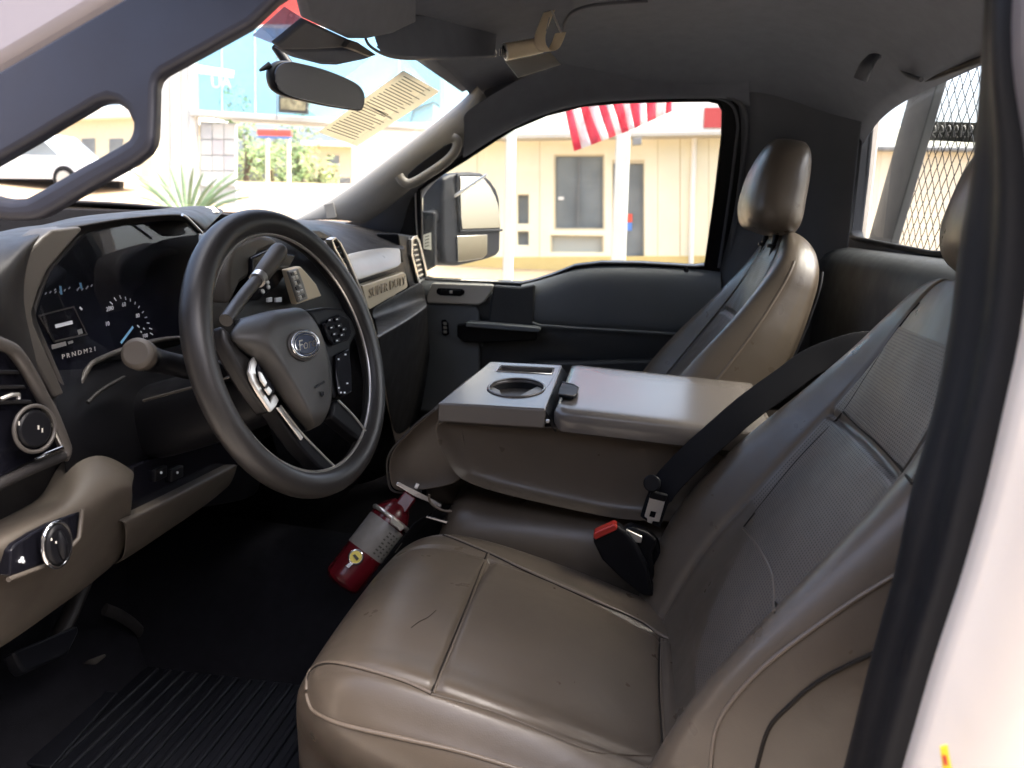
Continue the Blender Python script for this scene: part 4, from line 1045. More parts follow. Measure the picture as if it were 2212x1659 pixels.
seam(cs, BC, [(936, 1497), (980, 1389), (1021, 1287), (1056, 1196)], .0014, 'piping', False, 'cross_seam_edge')
seam(cs, BC, [(894, 1142), (948, 1151), (1052, 1192), (1156, 1240), (1281, 1295), (1385, 1342), (1431, 1374), (1489, 1390)], .0024)
seam(cs, BC, [(1425, 1378), (1423, 1482), (1429, 1580), (1434, 1650)], .0013, thread, False, 'rear_seam')
seam(cs, BC, [(1429, 1380), (1427, 1482), (1433, 1580), (1438, 1650)], .0016, 'piping', False, 'rear_seam_edge')
seam(cs, BC, [(888, 1356), (905, 1343), (925, 1333), (942, 1318)], .0005, thread, False, 'crease_mark')
seam(bs, BB, [(1986, 655), (1950, 697), (1916, 745), (1870, 816), (1822, 889), (1772, 942), (1720, 997), (1660, 1070), (1606, 1139)], .0014, thread, False, 'inner_seam')
seam(bs, BB, [(1606, 1141), (1632, 1173), (1653, 1207), (1668, 1240), (1674, 1280), (1673, 1322)], .0022)
seam(bs, BB, [(1822, 890), (1858, 924), (1896, 957), (1934, 998), (1972, 1045)], .0018, thread, False, 'cross_seam')
seam(bs, BB, [(1960, 1225), (1930, 1244), (1850, 1293), (1761, 1355), (1653, 1437), (1578, 1518), (1545, 1580), (1535, 1659)], .0021)
seam(bs, BB, [(1910, 1396), (1883, 1413), (1820, 1443), (1761, 1477), (1705, 1525), (1660, 1575), (1635, 1659)], .0020, thread, False, 'shell_gap')
# ================================================================== FOLDED CENTRE SEAT / CONSOLE
con = thing('centre_console', 'folded-down middle seat used as taupe console with cup holder and armrest lid', 'console', (0, .1, .95))
XN, XF = -.155, .15
def cn(u, v): return at(u, v, x=XN)
# padded body: side outline extruded across
body = [(935, 903), (1060, 910), (1174, 922), (1320, 940), (1483, 962), (1600, 985), (1600, 1100), (1520, 1130), (1370, 1126), (1300, 1116), (1164, 1086), (1055, 1060), (997, 1038), (977, 1019), (956, 980), (941, 942)]
oP = [cn(u, v) for u, v in body]; cen = sum(oP, Vector())/len(oP)
rows = []
for dx, k in [(0.030, .80), (.012, .93), (.002, .985), (0, 1.0), (.006, 1.006), (.05, 1.008), (.25, 1.008), (.299, 1.006), (.305, 1.0), (.303, .985), (.29, .9)]:
    rows.append([V(p.x+dx, lerp(cen.y, p.y, k), lerp(cen.z, p.z, k)) for p in oP])
grid('padded_body', rows, 'leather', con, closed_u=True, cap=True, sub=2)
nose = [(940, 884), (955, 872), (975, 878), (1000, 910), (1010, 1000), (1000, 1040), (960, 1054), (911, 1061), (868, 1064), (851, 1061), (841, 1048), (836, 1002), (845, 975), (861, 955), (900, 915)]
oP = [at(u, v, x=-.135) for u, v in nose]; cen = sum(oP, Vector())/len(oP)
rows = []
for dx, k in [(.015, .6), (.004, .9), (.0, .965), (.004, 1.0), (.02, 1.012), (.13, 1.015), (.25, 1.012), (.266, 1.0), (.27, .965), (.26, .8)]:
    rows.append([V(p.x+dx, lerp(cen.y, p.y, k), lerp(cen.z, p.z, k)) for p in oP])
grid('folded_nose_pad', rows, 'leather', con, closed_u=True, cap=True, sub=2)
tube('nose_piping', crv([at(u, v, x=-.131) for u, v in nose[0:1]+nose[:-9:-1]], 4), .0022, 'dashgrey', con, ns=8)
# cup holder tray
ZC = 1.2555
tcor = [(.15, .288), (.15, .138), (-.15, .136), (-.15, .318)]
tl = [V(XF, .290, 1.262), V(XF, .138, 1.262), V(XN, .136, 1.243), V(XN, .316, 1.249)]
def tz(x, y): return lerp(1.245, 1.262, (x-XN)/(XF-XN))
def tr(x, y, dz=0): return V(x, y, tz(x, y)+dz)
yf = lambda x: lerp(.318, .288, (x-XN)/(XF-XN))
outer_t = [tr(XN, .136), tr(XN, yf(XN)), tr(XF, yf(XF)), tr(XF, .138)]
cxr = at(1116, 836, z=1.253)
cr_, cr2 = .050, .062
cup = [V(cxr.x+cr2*math.cos(2*math.pi*k/36), cxr.y+cr_*math.sin(2*math.pi*k/36), 0) for k in range(36)]
cup = [tr(p.x, p.y) for p in cup]
slot = [tr(.072, .152), tr(.072, yf(.09)-.035), tr(.118, yf(.1)-.035), tr(.118, .152)]
ty = slab('cup_holder_tray', outer_t, (0, 0, -.034), 'lid', con, holes=[cup, slot], bevel=.004, seg=3)
grid('cup_well', [[p+V(0, 0, -.006) for p in cup], [lerp(p, cxr, .10)+V(0, 0, -.05) for p in cup], [lerp(p, cxr, .16)+V(0, 0, -.075) for p in cup]], 'rubber', ty, closed_u=True)
slab('cup_floor', [lerp(p, cxr, .16)+V(0, 0, -.074) for p in cup], (0, 0, -.004), 'rubber', ty, bevel=0)
slab('tray_slot', [p+V(0, 0, -.014) for p in slot], (0, 0, -.01), 'rubber', ty, bevel=0)
tube('tray_slot_rim', [p+V(0, 0, .0005) for p in slot], .0016, 'silver', ty, closed=True, ns=6)
tube('cup_rim', [p+V(0, 0, .0008) for p in cup], .0022, 'lid', ty, closed=True, ns=8)
for ff in ([(1030, 846), (1040, 834), (1052, 829), (1080, 842), (1084, 852), (1072, 860), (1052, 856)], [(1172, 838), (1168, 858), (1130, 860), (1122, 854), (1136, 846), (1160, 834)]):
    slab('cup_finger', [at(u, v, z=1.247) for u, v in ff], (0, 0, -.008), 'pillar', ty, bevel=.0025)
box('tray_skirt', (0, .228, 1.222), (.30, .17, .03), 'taupe', con, bevel=.004)
# armrest lid
def lz(x, y): return lerp(1.247, 1.266, (x-XN)/(XF-XN))-.055*(.12-y)
def lrow(dz, ins):
    pts = []
    y0, y1 = .122-ins, -.235+ins; xa, xb = XN-.006+ins, XF+.004-ins
    for (x, y) in [(xa, y0-.012), (xa+.012, y0)] + [(lerp(xa+.012, xb-.012, k/8), y0) for k in range(1, 8)] + [(xb-.012, y0), (xb, y0-.012)] + [(xb, lerp(y0-.012, y1, k/6)) for k in range(1, 6)] + [(xb, y1)] + [(lerp(xb, xa, k/8), y1) for k in range(1, 8)] + [(xa, y1)] + [(xa, lerp(y1, y0-.012, k/6)) for k in range(1, 6)]:
        pts.append(V(x, y, lz(x, y)+dz))
    return pts
ld = grid('armrest_lid', [lrow(-.040, .010), lrow(-.036, .002), lrow(-.022, 0), lrow(-.008, .0), lrow(-.002, .004), lrow(.0, .012), lrow(.001, .03), lrow(.0015, .09)], 'lid', con, closed_u=True, cap=True, ang=50)
nl = [at(u, v, z=lz(0, .1)+.0035) for u, v in [(1208, 838), (1214, 826), (1240, 831), (1250, 838), (1246, 852), (1238, 856), (1206, 851)]]
slab('lid_latch', nl, (0, 0, -.006), 'rubber', ld, bevel=.002)
tube('latch_rim', [p+V(0, 0, .0005) for p in nl[1:]], .0013, 'lid', ld, ns=6)
slab('lid_gap', [tr(XN+.003, .136, -.004), tr(XF-.003, .138, -.004), tr(XF-.003, .118, -.03), tr(XN+.003, .118, -.03)], (0, 0, -.01), 'rubber', con, bevel=0)
for u, v in [(1184, 908)]:
    disc('lid_hinge_screw', cn(u, v)+V(-.004, 0, 0), V(-1, 0, 0), .004, .004, 'chrome', con, seg=12)
# seat cushion below the folded backrest
rows = []
for q in range(15):
    f = q/14; y = .352-.46*f; k = (1-(1-min(1, f/.18))**2.6)**(1/2.6) if f < .18 else 1
    r = []
    for i in range(21):
        a = math.pi*i/20; co, si = math.cos(a), math.sin(a)
        r.append(V(-.165*math.copysign(abs(co)**.45, co)*(.78+.22*k), y, .88+(.178*k+.01)*abs(si)**.45*(1-.06*f)))
    rows.append(r)
grid('middle_cushion', rows, 'leather', con, cap=True, sub=1)
tube('cushion_piping', crv([at(u, v, x=-.163) for u, v in [(927, 1068), (928, 1082), (940, 1094), (958, 1103), (975, 1104)]], 4), .0022, 'piping', con, ns=8)
box('console_base', (0, .08, .82), (.30, .42, .12), 'carpet', con, bevel=.02)

# ================================================================== BELT AND BUCKLE
belt_c = [(1404, 1128, -.190), (1418, 1085, -.192), (1436, 1050, -.190), (1484, 998, -.185), (1543, 944, -.178), (1612, 884, -.168), (1692, 826, -.155), (1775, 772, -.145)]
P = [at(u, v, x=x) for u, v, x in belt_c]+[V(-.160, -.37, 1.37), V(-.18, -.44, 1.28), V(-.19, -.46, 1.1)]
P = crv(P, 6)
sb_ = thing('seat_belt', 'black seat belt webbing crossing from behind the driver seat with metal tongue', 'seat belt', P[0])
rows = []
fr = frames(P)
for i, p in enumerate(P):
    d = (P[min(i+1, len(P)-1)]-P[max(i-1, 0)]).normalized(); vd = (p-CAM).normalized()
    nrm = V(-.80, .42, .42); nrm = (nrm-d*nrm.dot(d)).normalized(); s = d.cross(nrm)
    w = .024 if i > 8 else .020
    rows.append([p-s*w, p-s*w*.5+nrm*.0012, p+nrm*.0016, p+s*w*.5+nrm*.0012, p+s*w])
grid('webbing', rows, 'web', sb_, solid=.0016, sub=1)
tg = slab('latch_plate', [at(u, v, x=-.205) for u, v in [(1404, 1074), (1437, 1082), (1424, 1128), (1410, 1126), (1408, 1132), (1398, 1128), (1398, 1120), (1392, 1116)]], (.004, 0, 0), 'silver', sb_, bevel=.001, holes=[[at(u, v, x=-.205) for u, v in [(1406, 1104), (1418, 1107), (1414, 1120), (1402, 1117)]]])
slab('plate_sleeve', [at(u, v, x=-.207) for u, v in [(1408, 1060), (1444, 1070), (1437, 1086), (1401, 1077)]], (.008, 0, 0), 'black', sb_, bevel=.003)
disc('belt_stop_button', at(1409, 1044, x=-.206), V(-1, .2, .3), .0135, .006, 'black', sb_, seg=24, bevel=.002)
bk = thing('belt_buckle', 'black seat belt buckle with red release button beside the driver cushion', 'buckle', at(1380, 1260, x=-.22))
kx = -.235
slab('buckle_body', [at(u, v, x=kx) for u, v in [(1280, 1170), (1283, 1158), (1332, 1134), (1352, 1150), (1375, 1180), (1398, 1225), (1412, 1290), (1388, 1288), (1340, 1250), (1300, 1210)]], (.022, 0, 0), 'black', bk, bevel=.005, seg=3)
slab('release_button', [at(u, v, x=kx-.004) for u, v in [(1281, 1160), (1284, 1151), (1328, 1132), (1334, 1139), (1332, 1146), (1286, 1167)]], (.020, 0, 0), 'redplastic', bk, bevel=.002)
slab('second_buckle_body', [at(u, v, x=kx+.02) for u, v in [(1345, 1146), (1362, 1136), (1398, 1150), (1420, 1168), (1408, 1200), (1420, 1290), (1380, 1240), (1360, 1190)]], (.022, 0, 0), 'black', bk, bevel=.005, seg=3)
slab('tongue_metal', [at(u, v, x=kx+.012) for u, v in [(1346, 1146), (1354, 1144), (1388, 1160), (1385, 1174), (1372, 1172), (1352, 1156)]], (.006, 0, 0), 'silver', bk, bevel=.0015)
tube('buckle_stalk', [at(u, v, x=kx+.02) for u, v in [(1390, 1220), (1410, 1280), (1420, 1330)]], .014, 'web', bk, rb=.006)
slab('buckle_boot', [at(u, v, x=-.20) for u, v in [(1300, 1195), (1360, 1180), (1420, 1170), (1440, 1230), (1452, 1300), (1430, 1296), (1380, 1270)]], (.03, 0, 0), 'carpet', bk, bevel=.006)
tube('anchor_wire', [at(u, v, x=-.215) for u, v in [(1420, 1296), (1440, 1292), (1458, 1290)]], .003, 'silver', bk)

# ================================================================== FIRE EXTINGUISHER
e0 = at(733, 1266, x=-.235); e1 = at(862, 1096, x=-.150)
ax = (e1-e0).normalized(); Lx = (e1-e0).length
ex = thing('fire_extinguisher', 'small red fire extinguisher with silver label lying between the driver seat and tunnel', 'fire extinguisher', e0)
er = .034
pr = [(0, .010), (.002, .024), (.006, .031), (.012, .0345), (.020, er), (Lx*.40, er)]
def lathe(name, prf, c, axd, m_, par, ns=36):
    u_ = axd.orthogonal().normalized(); w_ = axd.cross(u_); rows = []
    for h_, r_ in prf: rows.append([c+axd*h_+u_*(r_*math.cos(2*math.pi*k/ns))+w_*(r_*math.sin(2*math.pi*k/ns)) for k in range(ns)])
    return grid(name, rows, m_, par, closed_u=True, cap=True, ang=45)
lathe('cylinder', pr+[(Lx*.80, er), (Lx*.90, er*.93), (Lx*.98, er*.72), (Lx*1.05, er*.45)], e0, ax, 'red', ex)
lab = mat('extinguisher_label', (.20, .19, .18), .35, var=.12, vscale=60)
lathe('label_sleeve', [(Lx*.42, er+.0004), (Lx*.43, er+.0008), (Lx*.78, er+.0008), (Lx*.79, er+.0004)], e0, ax, lab, ex)
vd = (CAM-e0); vd = (vd-ax*vd.dot(ax)).normalized(); sdv = ax.cross(vd)
if sdv.dot(RT) < 0: sdv = -sdv
def cyl(h_, ang, r_): return e0+ax*h_+vd*(r_*math.cos(ang))+sdv*(r_*math.sin(ang))
for k in range(7):
    for seg_ in range(3):
        a0 = R(18+seg_*16+random.uniform(0, 4)); a1 = a0+R(random.uniform(6, 12)); h0 = Lx*(.46+.042*k); h1 = h0+Lx*.016
        slab('label_line', [cyl(h0, a0, er+.0012), cyl(h0, a1, er+.0012), cyl(h1, a1, er+.0012), cyl(h1, a0, er+.0012)], vd*.0004, 'ink', ex, bevel=0)
gc = cyl(Lx*.33, R(-12), er+.001)
ga = disc('pressure_gauge', gc-vd*.003, vd, .013, .008, 'chrome', ex, seg=28, bevel=.002)
disc('gauge_face', gc+vd*.005, vd, .010, .0012, mat('gauge_yellow', (.75, .62, .12), .4), ga, seg=24, bevel=0)
slab('gauge_needle', [gc+vd*.0065+sdv*x_+ax*y_ for x_, y_ in [(-.006, -.001), (.005, -.004), (.006, .001), (-.004, .003)]], vd*.0006, 'ink', ga, bevel=0)
slab('nozzle_clip', [cyl(Lx*.20, R(a), er+.002) for a in (-22, -8)]+[cyl(Lx*.26, R(a), er+.002) for a in (-6, -16)], vd*.004, 'chrome', ex, bevel=.001)
bnd = [cyl(Lx*.86, 2*math.pi*k/40, er*1.02) for k in range(40)]
tube('clamp_band', bnd, .004, 'silver', ex, closed=True, ns=8)
slab('clamp_latch', [cyl(Lx*.80, R(5), er+.004), cyl(Lx*.80, R(45), er+.004), cyl(Lx*.87, R(50), er+.004), cyl(Lx*.87, R(0), er+.004)], vd*.006, 'silver', ex, bevel=.0015)
slab('valve_block', [cyl(Lx*.96, R(-30), .022), cyl(Lx*.96, R(40), .026), cyl(Lx*1.18, R(40), .024), cyl(Lx*1.18, R(-30), .02)], -vd*.03, 'red', ex, bevel=.004)
slab('squeeze_handle', [cyl(Lx*1.16, R(-60), .034), cyl(Lx*1.21, R(-60), .034), cyl(Lx*1.24, R(20), .024), cyl(Lx*1.30, R(70), .06), cyl(Lx*1.25, R(72), .062), cyl(Lx*1.18, R(25), .024)], -vd*.012, 'chrome', ex, bevel=.002)
slab('carry_handle', [cyl(Lx*1.06, R(75), .045), cyl(Lx*1.10, R(75), .048), cyl(Lx*1.20, R(82), .085), cyl(Lx*1.15, R(82), .085)], -vd*.010, 'chrome', ex, bevel=.002)
slab('safety_pin', [cyl(Lx*1.24, R(0), .026), cyl(Lx*1.30, R(-5), .026), cyl(Lx*1.31, R(10), .026), cyl(Lx*1.25, R(14), .026)], vd*.003, 'silver', ex, bevel=.001)
slab('mount_bracket', [cyl(Lx*.35, R(62), er+.006), cyl(Lx*.95, R(66), er+.006), cyl(Lx*1.2, R(78), er+.02), cyl(Lx*.95, R(100), er+.02), cyl(Lx*.35, R(100), er+.02)], -vd*.004, 'black', ex, bevel=.001)
slab('bracket_tag', [cyl(Lx*.60, R(70), er+.009), cyl(Lx*.72, R(70), er+.009), cyl(Lx*.72, R(84), er+.009), cyl(Lx*.60, R(84), er+.009)], vd*.001, 'pillar', ex, bevel=0)

# ================================================================== FLOOR MAT AND PEDALS
fm = thing('floor_mat', 'ribbed black rubber floor mat in the driver footwell', 'floor mat', (-.5, .55, .752))
box('mat_sheet', (-.50, .54, .757), (.50, .62, .010), 'mat', fm, bevel=.004)
for k in range(22):
    y = .27+.025*k
    box('rib', (-.50, y, .7635), (.46, .011, .007), 'mat', fm, bevel=.003)
slab('heel_pad', [at(u, v, z=.766) for u, v in [(22, 1650), (195, 1495), (255, 1502), (110, 1665)]], (0, 0, .006), 'mat', fm, bevel=.002)
pk = thing('brake_pedal', 'wide black brake pedal under the taupe knee panel', 'pedal', at(120, 1440, y=.80))
slab('pedal_pad', [at(u, v, y=.80) for u, v in [(28, 1408), (168, 1350), (172, 1362), (148, 1412), (56, 1452), (44, 1440)]], (0, .02, -.012), 'mat', pk, bevel=.004)
tube('pedal_arm', [at(u, v, y=.82) for u, v in [(100, 1420), (150, 1330), (180, 1260), (190, 1200)]], .009, 'dash', pk, rb=.014)
ap = thing('accelerator_pedal', 'narrow accelerator pedal on a curved steel arm deep in the footwell', 'pedal', at(250, 1460, y=.84))
tube('pedal_arm', crv([at(u, v, y=.85) for u, v in [(226, 1316), (260, 1330), (295, 1355), (320, 1388), (333, 1408)]], 4), .010, 'dash', ap, rb=.005)
slab('pedal_pad', [at(u, v, y=.86) for u, v in [(190, 1425), (228, 1411), (262, 1460), (250, 1466)]], (0, .012, -.01), 'dashgrey', ap, bevel=.003)

# ================================================================== REAR-VIEW MIRROR, STICKER, VISORS
mr_ = thing('rear_view_mirror', 'black framed rear-view mirror hanging below the windshield header', 'mirror', at(650, 120, x=-.02))
MN = V(-.60, -.78, -.10).normalized(); MP = (at(690, 178, x=-.02), MN)
mo = [(586, 160), (590, 145), (602, 134), (620, 131), (650, 136), (704, 150), (754, 170), (778, 184), (789, 200), (791, 215), (788, 232), (782, 239), (768, 238), (720, 231), (671, 221), (621, 208), (598, 195), (589, 180)]
mpts = crv([at(u, v, pl=MP) for u, v in mo], 3, True)
mc = sum(mpts, Vector())/len(mpts)
rows = [[lerp(mc, p, k)-MN*d for p in mpts] for k, d in [(.90, .003), (.965, 0.0), (1.0, .004), (1.02, .012), (1.0, .024), (.85, .036), (.45, .044), (.05, .046)]]
grid('mirror_housing', rows, 'black', mr_, closed_u=True, cap=True, sub=1)
grid('mirror_glass', [[lerp(mc, p, k)+MN*d for p in mpts] for k, d in [(.945, .001), (.935, .0035), (.5, .0035), (.02, .0035)]], 'darkmirror', mr_, closed_u=True, cap=True)
tube('mirror_tab', [at(590, 140, pl=MP)-MN*.01, at(578, 147, pl=MP)-MN*.012, at(568, 152, pl=MP)-MN*.012], [.006, .004, .002], 'black', mr_)
tube('mirror_stem', [mc-MN*.04, mc-MN*.06+V(0, .02, .03), mc-MN*.06+V(0, .05, .07)], .009, 'black', mr_, sm_n=4)
WPn = V(0, -.338, -.553).normalized()
def wpl(u, v, off=.02):
    return at(u, v, pl=(V(0, .985, 1.53)+V(0, .05, .03)+WPn*off, WPn))
st = tag(slab('window_sticker', [wpl(u, v) for u, v in [(688, 285), (780, 218), (871, 152), (949, 197), (905, 228), (771, 315)]], WPn*.001, 'thinpaper', None, bevel=0), 'long printed price sheet stuck diagonally inside the windshield', 'sticker')
for k in range(26):
    t = .04+.92*k/25; a = V(lerp(694, 874, t), lerp(283, 158, t), 0); b = V(lerp(768, 942, t), lerp(309, 196, t), 0)
    s0_, s1_ = .06, random.choice([.94, .9, .8, .94, .6])
    if random.random() < .3: s0_ = .1
    q0 = lerp(a, b, s0_); q1 = lerp(a, b, s1_)
    slab('print_line', [wpl(q0.x, q0.y, .0225), wpl(q1.x, q1.y, .0225), wpl(q1.x+1.6, q1.y-1.2, .0225), wpl(q0.x+1.6, q0.y-1.2, .0225)], WPn*.0004, 'ink', st, bevel=0)
slab('print_fold', [wpl(u, v, .0225) for u, v in [(782, 222), (846, 258), (848, 256), (784, 220)]], WPn*.0005, 'greypaper', st, bevel=0)
tag(slab('tinted_film', [wpl(u, v, .03) for u, v in [(545, 76), (560, 62), (614, 14), (664, 45), (640, 66), (601, 98)]], WPn*.001, 'film', None, bevel=0), 'smoky see-through film corner at the top of the windshield above the mirror', 'film')
vs1 = thing('driver_sun_visor', 'dark cloth sun visor folded up above the rear-view mirror', 'sun visor', at(700, 90, y=.40))
slab('visor_panel', [at(u, v, y=y) for u, v, y in [(664, 43, .40), (640, -60, .36), (900, -60, .36), (900, 50, .385), (850, 74, .39), (795, 86, .40), (757, 86, .405)]], (0, .012, .006), 'headliner', vs1, bevel=.006, seg=3)
slab('visor_facet', [at(u, v, y=y) for u, v, y in [(599, 97, .43), (664, 44, .41), (757, 87, .41), (747, 104, .415), (680, 108, .425), (615, 109, .43)]], (0, .01, .004), 'shellgrey', vs1, bevel=.003)
slab('mirror_mount_cover', [at(u, v, y=y) for u, v, y in [(604, 106, .435), (680, 106, .43), (748, 103, .425), (815, 120, .42), (788, 130, .425), (730, 142, .43), (700, 141, .43), (640, 126, .435)]], (0, .012, .004), 'headliner', vs1, bevel=.004)
slab('visor_end_cap', [at(u, v, y=.395) for u, v in [(747, 103), (757, 86), (775, 92), (815, 119), (800, 124), (770, 112)]], (0, .008, .002), 'dashgrey', vs1, bevel=.002)
def vis(u, v, d): return at(u, v, x=lerp(-.2, .28, (u-790)/280)-d*.5)
vs2 = thing('passenger_sun_visor', 'dark cloth passenger sun visor folded up with straps and clip along its edge', 'sun visor', at(950, 100, x=.1))
grid('visor_panel', [[vis(u, v, y-.345) for u, v, y in r] for r in [
    [(800, 30, .30), (900, 30, .30), (1000, 30, .30), (1080, 40, .30)],
    [(800, 70, .345), (900, 80, .345), (1000, 88, .345), (1075, 90, .345)],
    [(815, 108, .385), (900, 122, .385), (1000, 122, .385), (1072, 118, .385)],
    [(825, 122, .40), (900, 128, .40), (1000, 126, .40), (1070, 122, .40)]]], 'headliner', vs2, solid=.008, sub=2)
tube('visor_edge_wire', [vis(u, v, -.003) for u, v in [(790, 84), (800, 100), (830, 118), (866, 126), (915, 127), (1000, 124), (1068, 121)]], .0022, 'dashgrey', vs2, sm_n=4, ns=8)
tube('visor_strap', [vis(u, v, -.010) for u, v in [(828, 78), (840, 92), (856, 112), (880, 119), (915, 120)]], .0024, 'dashgrey', vs2, sm_n=4, ns=8)
tube('visor_strap', [vis(u, v, -.010) for u, v in [(848, 76), (862, 88), (876, 96)]], .0018, 'dashgrey', vs2, sm_n=4, ns=8)
tube('visor_strap', [vis(u, v, -.010) for u, v in [(921, 82), (922, 96), (940, 112), (955, 118)]], .0018, 'dashgrey', vs2, sm_n=4, ns=8)
for k in range(5):
    slab('clip_tooth', [vis(u+k*9, v+k*5, -.010) for u, v in [(816, 100), (838, 94), (842, 99), (820, 105)]], (0, .003, 0), 'shellgrey', vs2, bevel=.0008)
tube('visor_clip', [vis(u, v, -.010) for u, v in [(1046, 106), (1056, 118), (1070, 121), (1072, 112), (1060, 96)]], .0016, 'silver', vs2, sm_n=4, ns=8)
# rolled tan tag, strap loop and card hanging at the front of the headliner
tgq = thing('visor_tag_roll', 'tan rolled vinyl sleeve with barred end tucked under the headliner', 'sleeve', at(1130, 110, x=.22))
a = at(1093, 112, x=.20); b = at(1170, 98, x=.23)
tube('sleeve_body', [a, lerp(a, b, .33), lerp(a, b, .66), b], [.016, .0155, .015, .014], 'tan', tgq, ns=20)
axd = (a-b).normalized(); u_ = axd.orthogonal().normalized(); w_ = axd.cross(u_)
disc('sleeve_end', a, axd, .0165, .003, 'silver', tgq, seg=24, bevel=.001)
disc('sleeve_hole', a+axd*.0032, axd, .0125, .0006, 'gloss', tgq, seg=24, bevel=0)
for k in range(-2, 3):
    box('end_bar', a+axd*.0045+RT*(k*.0042), (.0016, .0016, .013), 'silver', tgq, bevel=.0004)
lo = thing('hanging_strap_loop', 'tan strap bent in a teardrop loop with a silver ring below the headliner', 'strap', at(1190, 60, x=.20))
lp_ = [(1190, 17), (1178, 45), (1167, 75), (1168, 98), (1180, 110), (1194, 107), (1204, 90), (1211, 70)]
P = crv([at(u, v, x=.20) for u, v in lp_], 5)
grid('strap', [[p+V(.006, .012, 0), p, p-V(.006, .012, 0)] for p in P], 'tan', lo, solid=.0016, sub=1)
tube('strap_edge', [at(1190, 18, x=.195), at(1199, 40, x=.195), at(1212, 70, x=.195)], .0022, 'silver', lo)
tube('strap_pin', [at(1187, 38, x=.195), at(1180, 68, x=.195)], .0012, 'chrome', lo)
tag(slab('hanging_card', [at(u, v, x=x) for u, v, x in [(1092, 134, .19), (1119, 168, .14), (1211, 140, .16), (1190, 115, .21)]], (0, 0, .001), 'greypaper', None, bevel=0), 'grey card hanging under the tan rolled sleeve at the headliner', 'card')
tube('headliner_front_seam', [at(u, v, z=1.925) for u, v in [(1215, 72), (1222, 46), (1240, 24), (1290, 10), (1400, 2)]], .003, 'shellgrey', cab, sm_n=5)

# ================================================================== DOOR MIRROR
dm = thing('door_mirror', 'large black tow mirror outside the passenger window with two glasses', 'mirror', at(960, 520, x=.95))
MDN = V(-.50, -.86, .06).normalized(); MDP = (at(1030, 470, x=1.08), MDN)
def dmp(u, v, o_=0.0): return at(u, v, pl=(MDP[0]+MDN*o_, MDN))
ho = [(956, 384), (972, 376), (990, 372), (1020, 371), (1043, 374), (1060, 388), (1074, 408), (1081, 430), (1083, 485), (1082, 543), (1074, 552), (1055, 559), (1020, 568), (990, 574), (975, 573), (960, 570), (955, 520), (955, 450)]
nrm = -MDN
slab('mirror_housing', [dmp(u, v) for u, v in ho], nrm*.09, 'black', dm, bevel=.012, seg=4)
g1 = slab('upper_glass', [dmp(u, v)-nrm*.002 for u, v in [(991, 382), (1034, 382), (1044, 388), (1056, 403), (1067, 424), (1074, 445), (1079, 492), (996, 495), (993, 470)]], -nrm*.004, 'mirror', dm, bevel=.0015)
g2 = slab('convex_glass', [dmp(u, v)-nrm*.002 for u, v in [(985, 510), (1050, 507), (1050, 548), (1040, 558), (1010, 563), (987, 566)]], -nrm*.004, 'mirror', dm, bevel=.0015)
tube('glass_frame', [dmp(u, v)-nrm*.004 for u, v in [(985, 376), (987, 430), (991, 500), (1082, 497)]], .004, 'rubber', dm)
tube('mirror_arm', [at(905, 478, x=.86), at(935, 468, x=.95), at(975, 460, x=1.08)], .022, 'black', dm, ns=12, rb=.018)
tube('mirror_arm', [at(905, 560, x=.86), at(935, 552, x=.95), at(975, 540, x=1.08)], .028, 'black', dm, ns=12, rb=.02)
slab('mirror_foot', [at(u, v, x=.86) for u, v in [(908, 455), (940, 458), (940, 575), (912, 590), (905, 580)]], (.02, 0, 0), 'black', dm, bevel=.006)
slab('caution_label', [at(u, v, x=.855) for u, v in [(913, 508), (931, 502), (932, 540), (914, 537)]], (-.001, 0, 0), 'paper', dm, bevel=0)
for k in range(4):
    slab('label_line', [at(u, v+k*7, x=.8525) for u, v in [(918, 511), (927, 508), (927, 510), (918, 513)]], (-.0005, 0, 0), 'ink', dm, bevel=0)
an = tag(tube('radio_antenna', [at(934, 456, x=1.0), at(1052, 377, x=1.0)], [.006, .004], 'silver', None, ns=8), 'thin silver aerial rod slanting across the passenger door mirror', 'antenna')

# ================================================================== CAB GUARD BEHIND THE REAR WINDOW
gd = thing('cab_guard', 'grey steel cab guard with black wire mesh behind the rear window', 'cab guard', (.3, -.62, 1.3))
YG = -.60
steel = mat('painted_steel', (.16, .165, .17), .5, var=.08)
slab('upright', [at(u, v, y=YG) for u, v in [(1984, 130), (2044, 110), (1923, 527), (1900, 600), (1852, 600), (1875, 520)]], (0, -.02, 0), steel, gd, bevel=.003)
bm = bmesh.new()
pa_, pb_ = at(1930, 520, y=YG-.02), at(2036, 140, y=YG-.02)
zmin, zmax, xmin, xmax = 1.45, 1.86, -.72, None
def edge_x(z): return lerp(pa_.x, pb_.x, (z-pa_.z)/(pb_.z-pa_.z))-.006
step = .040
for sg in (1, -1):
    k = -60
    while k < 60:
        # line x = x0 + sg*(z-1.65)*.80
        x0 = k*step; seg_ = []
        for i in range(45):
            z = zmin+(zmax-zmin)*i/44; x = x0+sg*(z-1.65)*.80
            if xmin < x < edge_x(z): seg_.append(V(x, YG-.022+0.0006*math.sin(z*160+k), z))
        if len(seg_) > 2: sweep_bm(bm, seg_, .0010, 5)
        k += 1
finish(bm, 'wire_mesh', 'rubber', gd)
plate = mat('weathered_plate', (.30, .29, .27), .6, var=.3, vscale=90)
slab('mesh_plate', [at(u, v, y=YG-.04) for u, v in [(2012, 262), (2112, 265), (2110, 308), (2004, 303)]], (0, -.003, 0), 'ink', gd, bevel=.001)
for k in range(6):
    u = 2010+k*16
    tube('plate_glyph', [at(u+a_, v, y=YG-.037) for a_, v in [(2, 296), (3, 276), (10, 272), (12, 284), (4, 287), (11, 297)]], .0014, plate, gd, sm_n=3, ns=6)

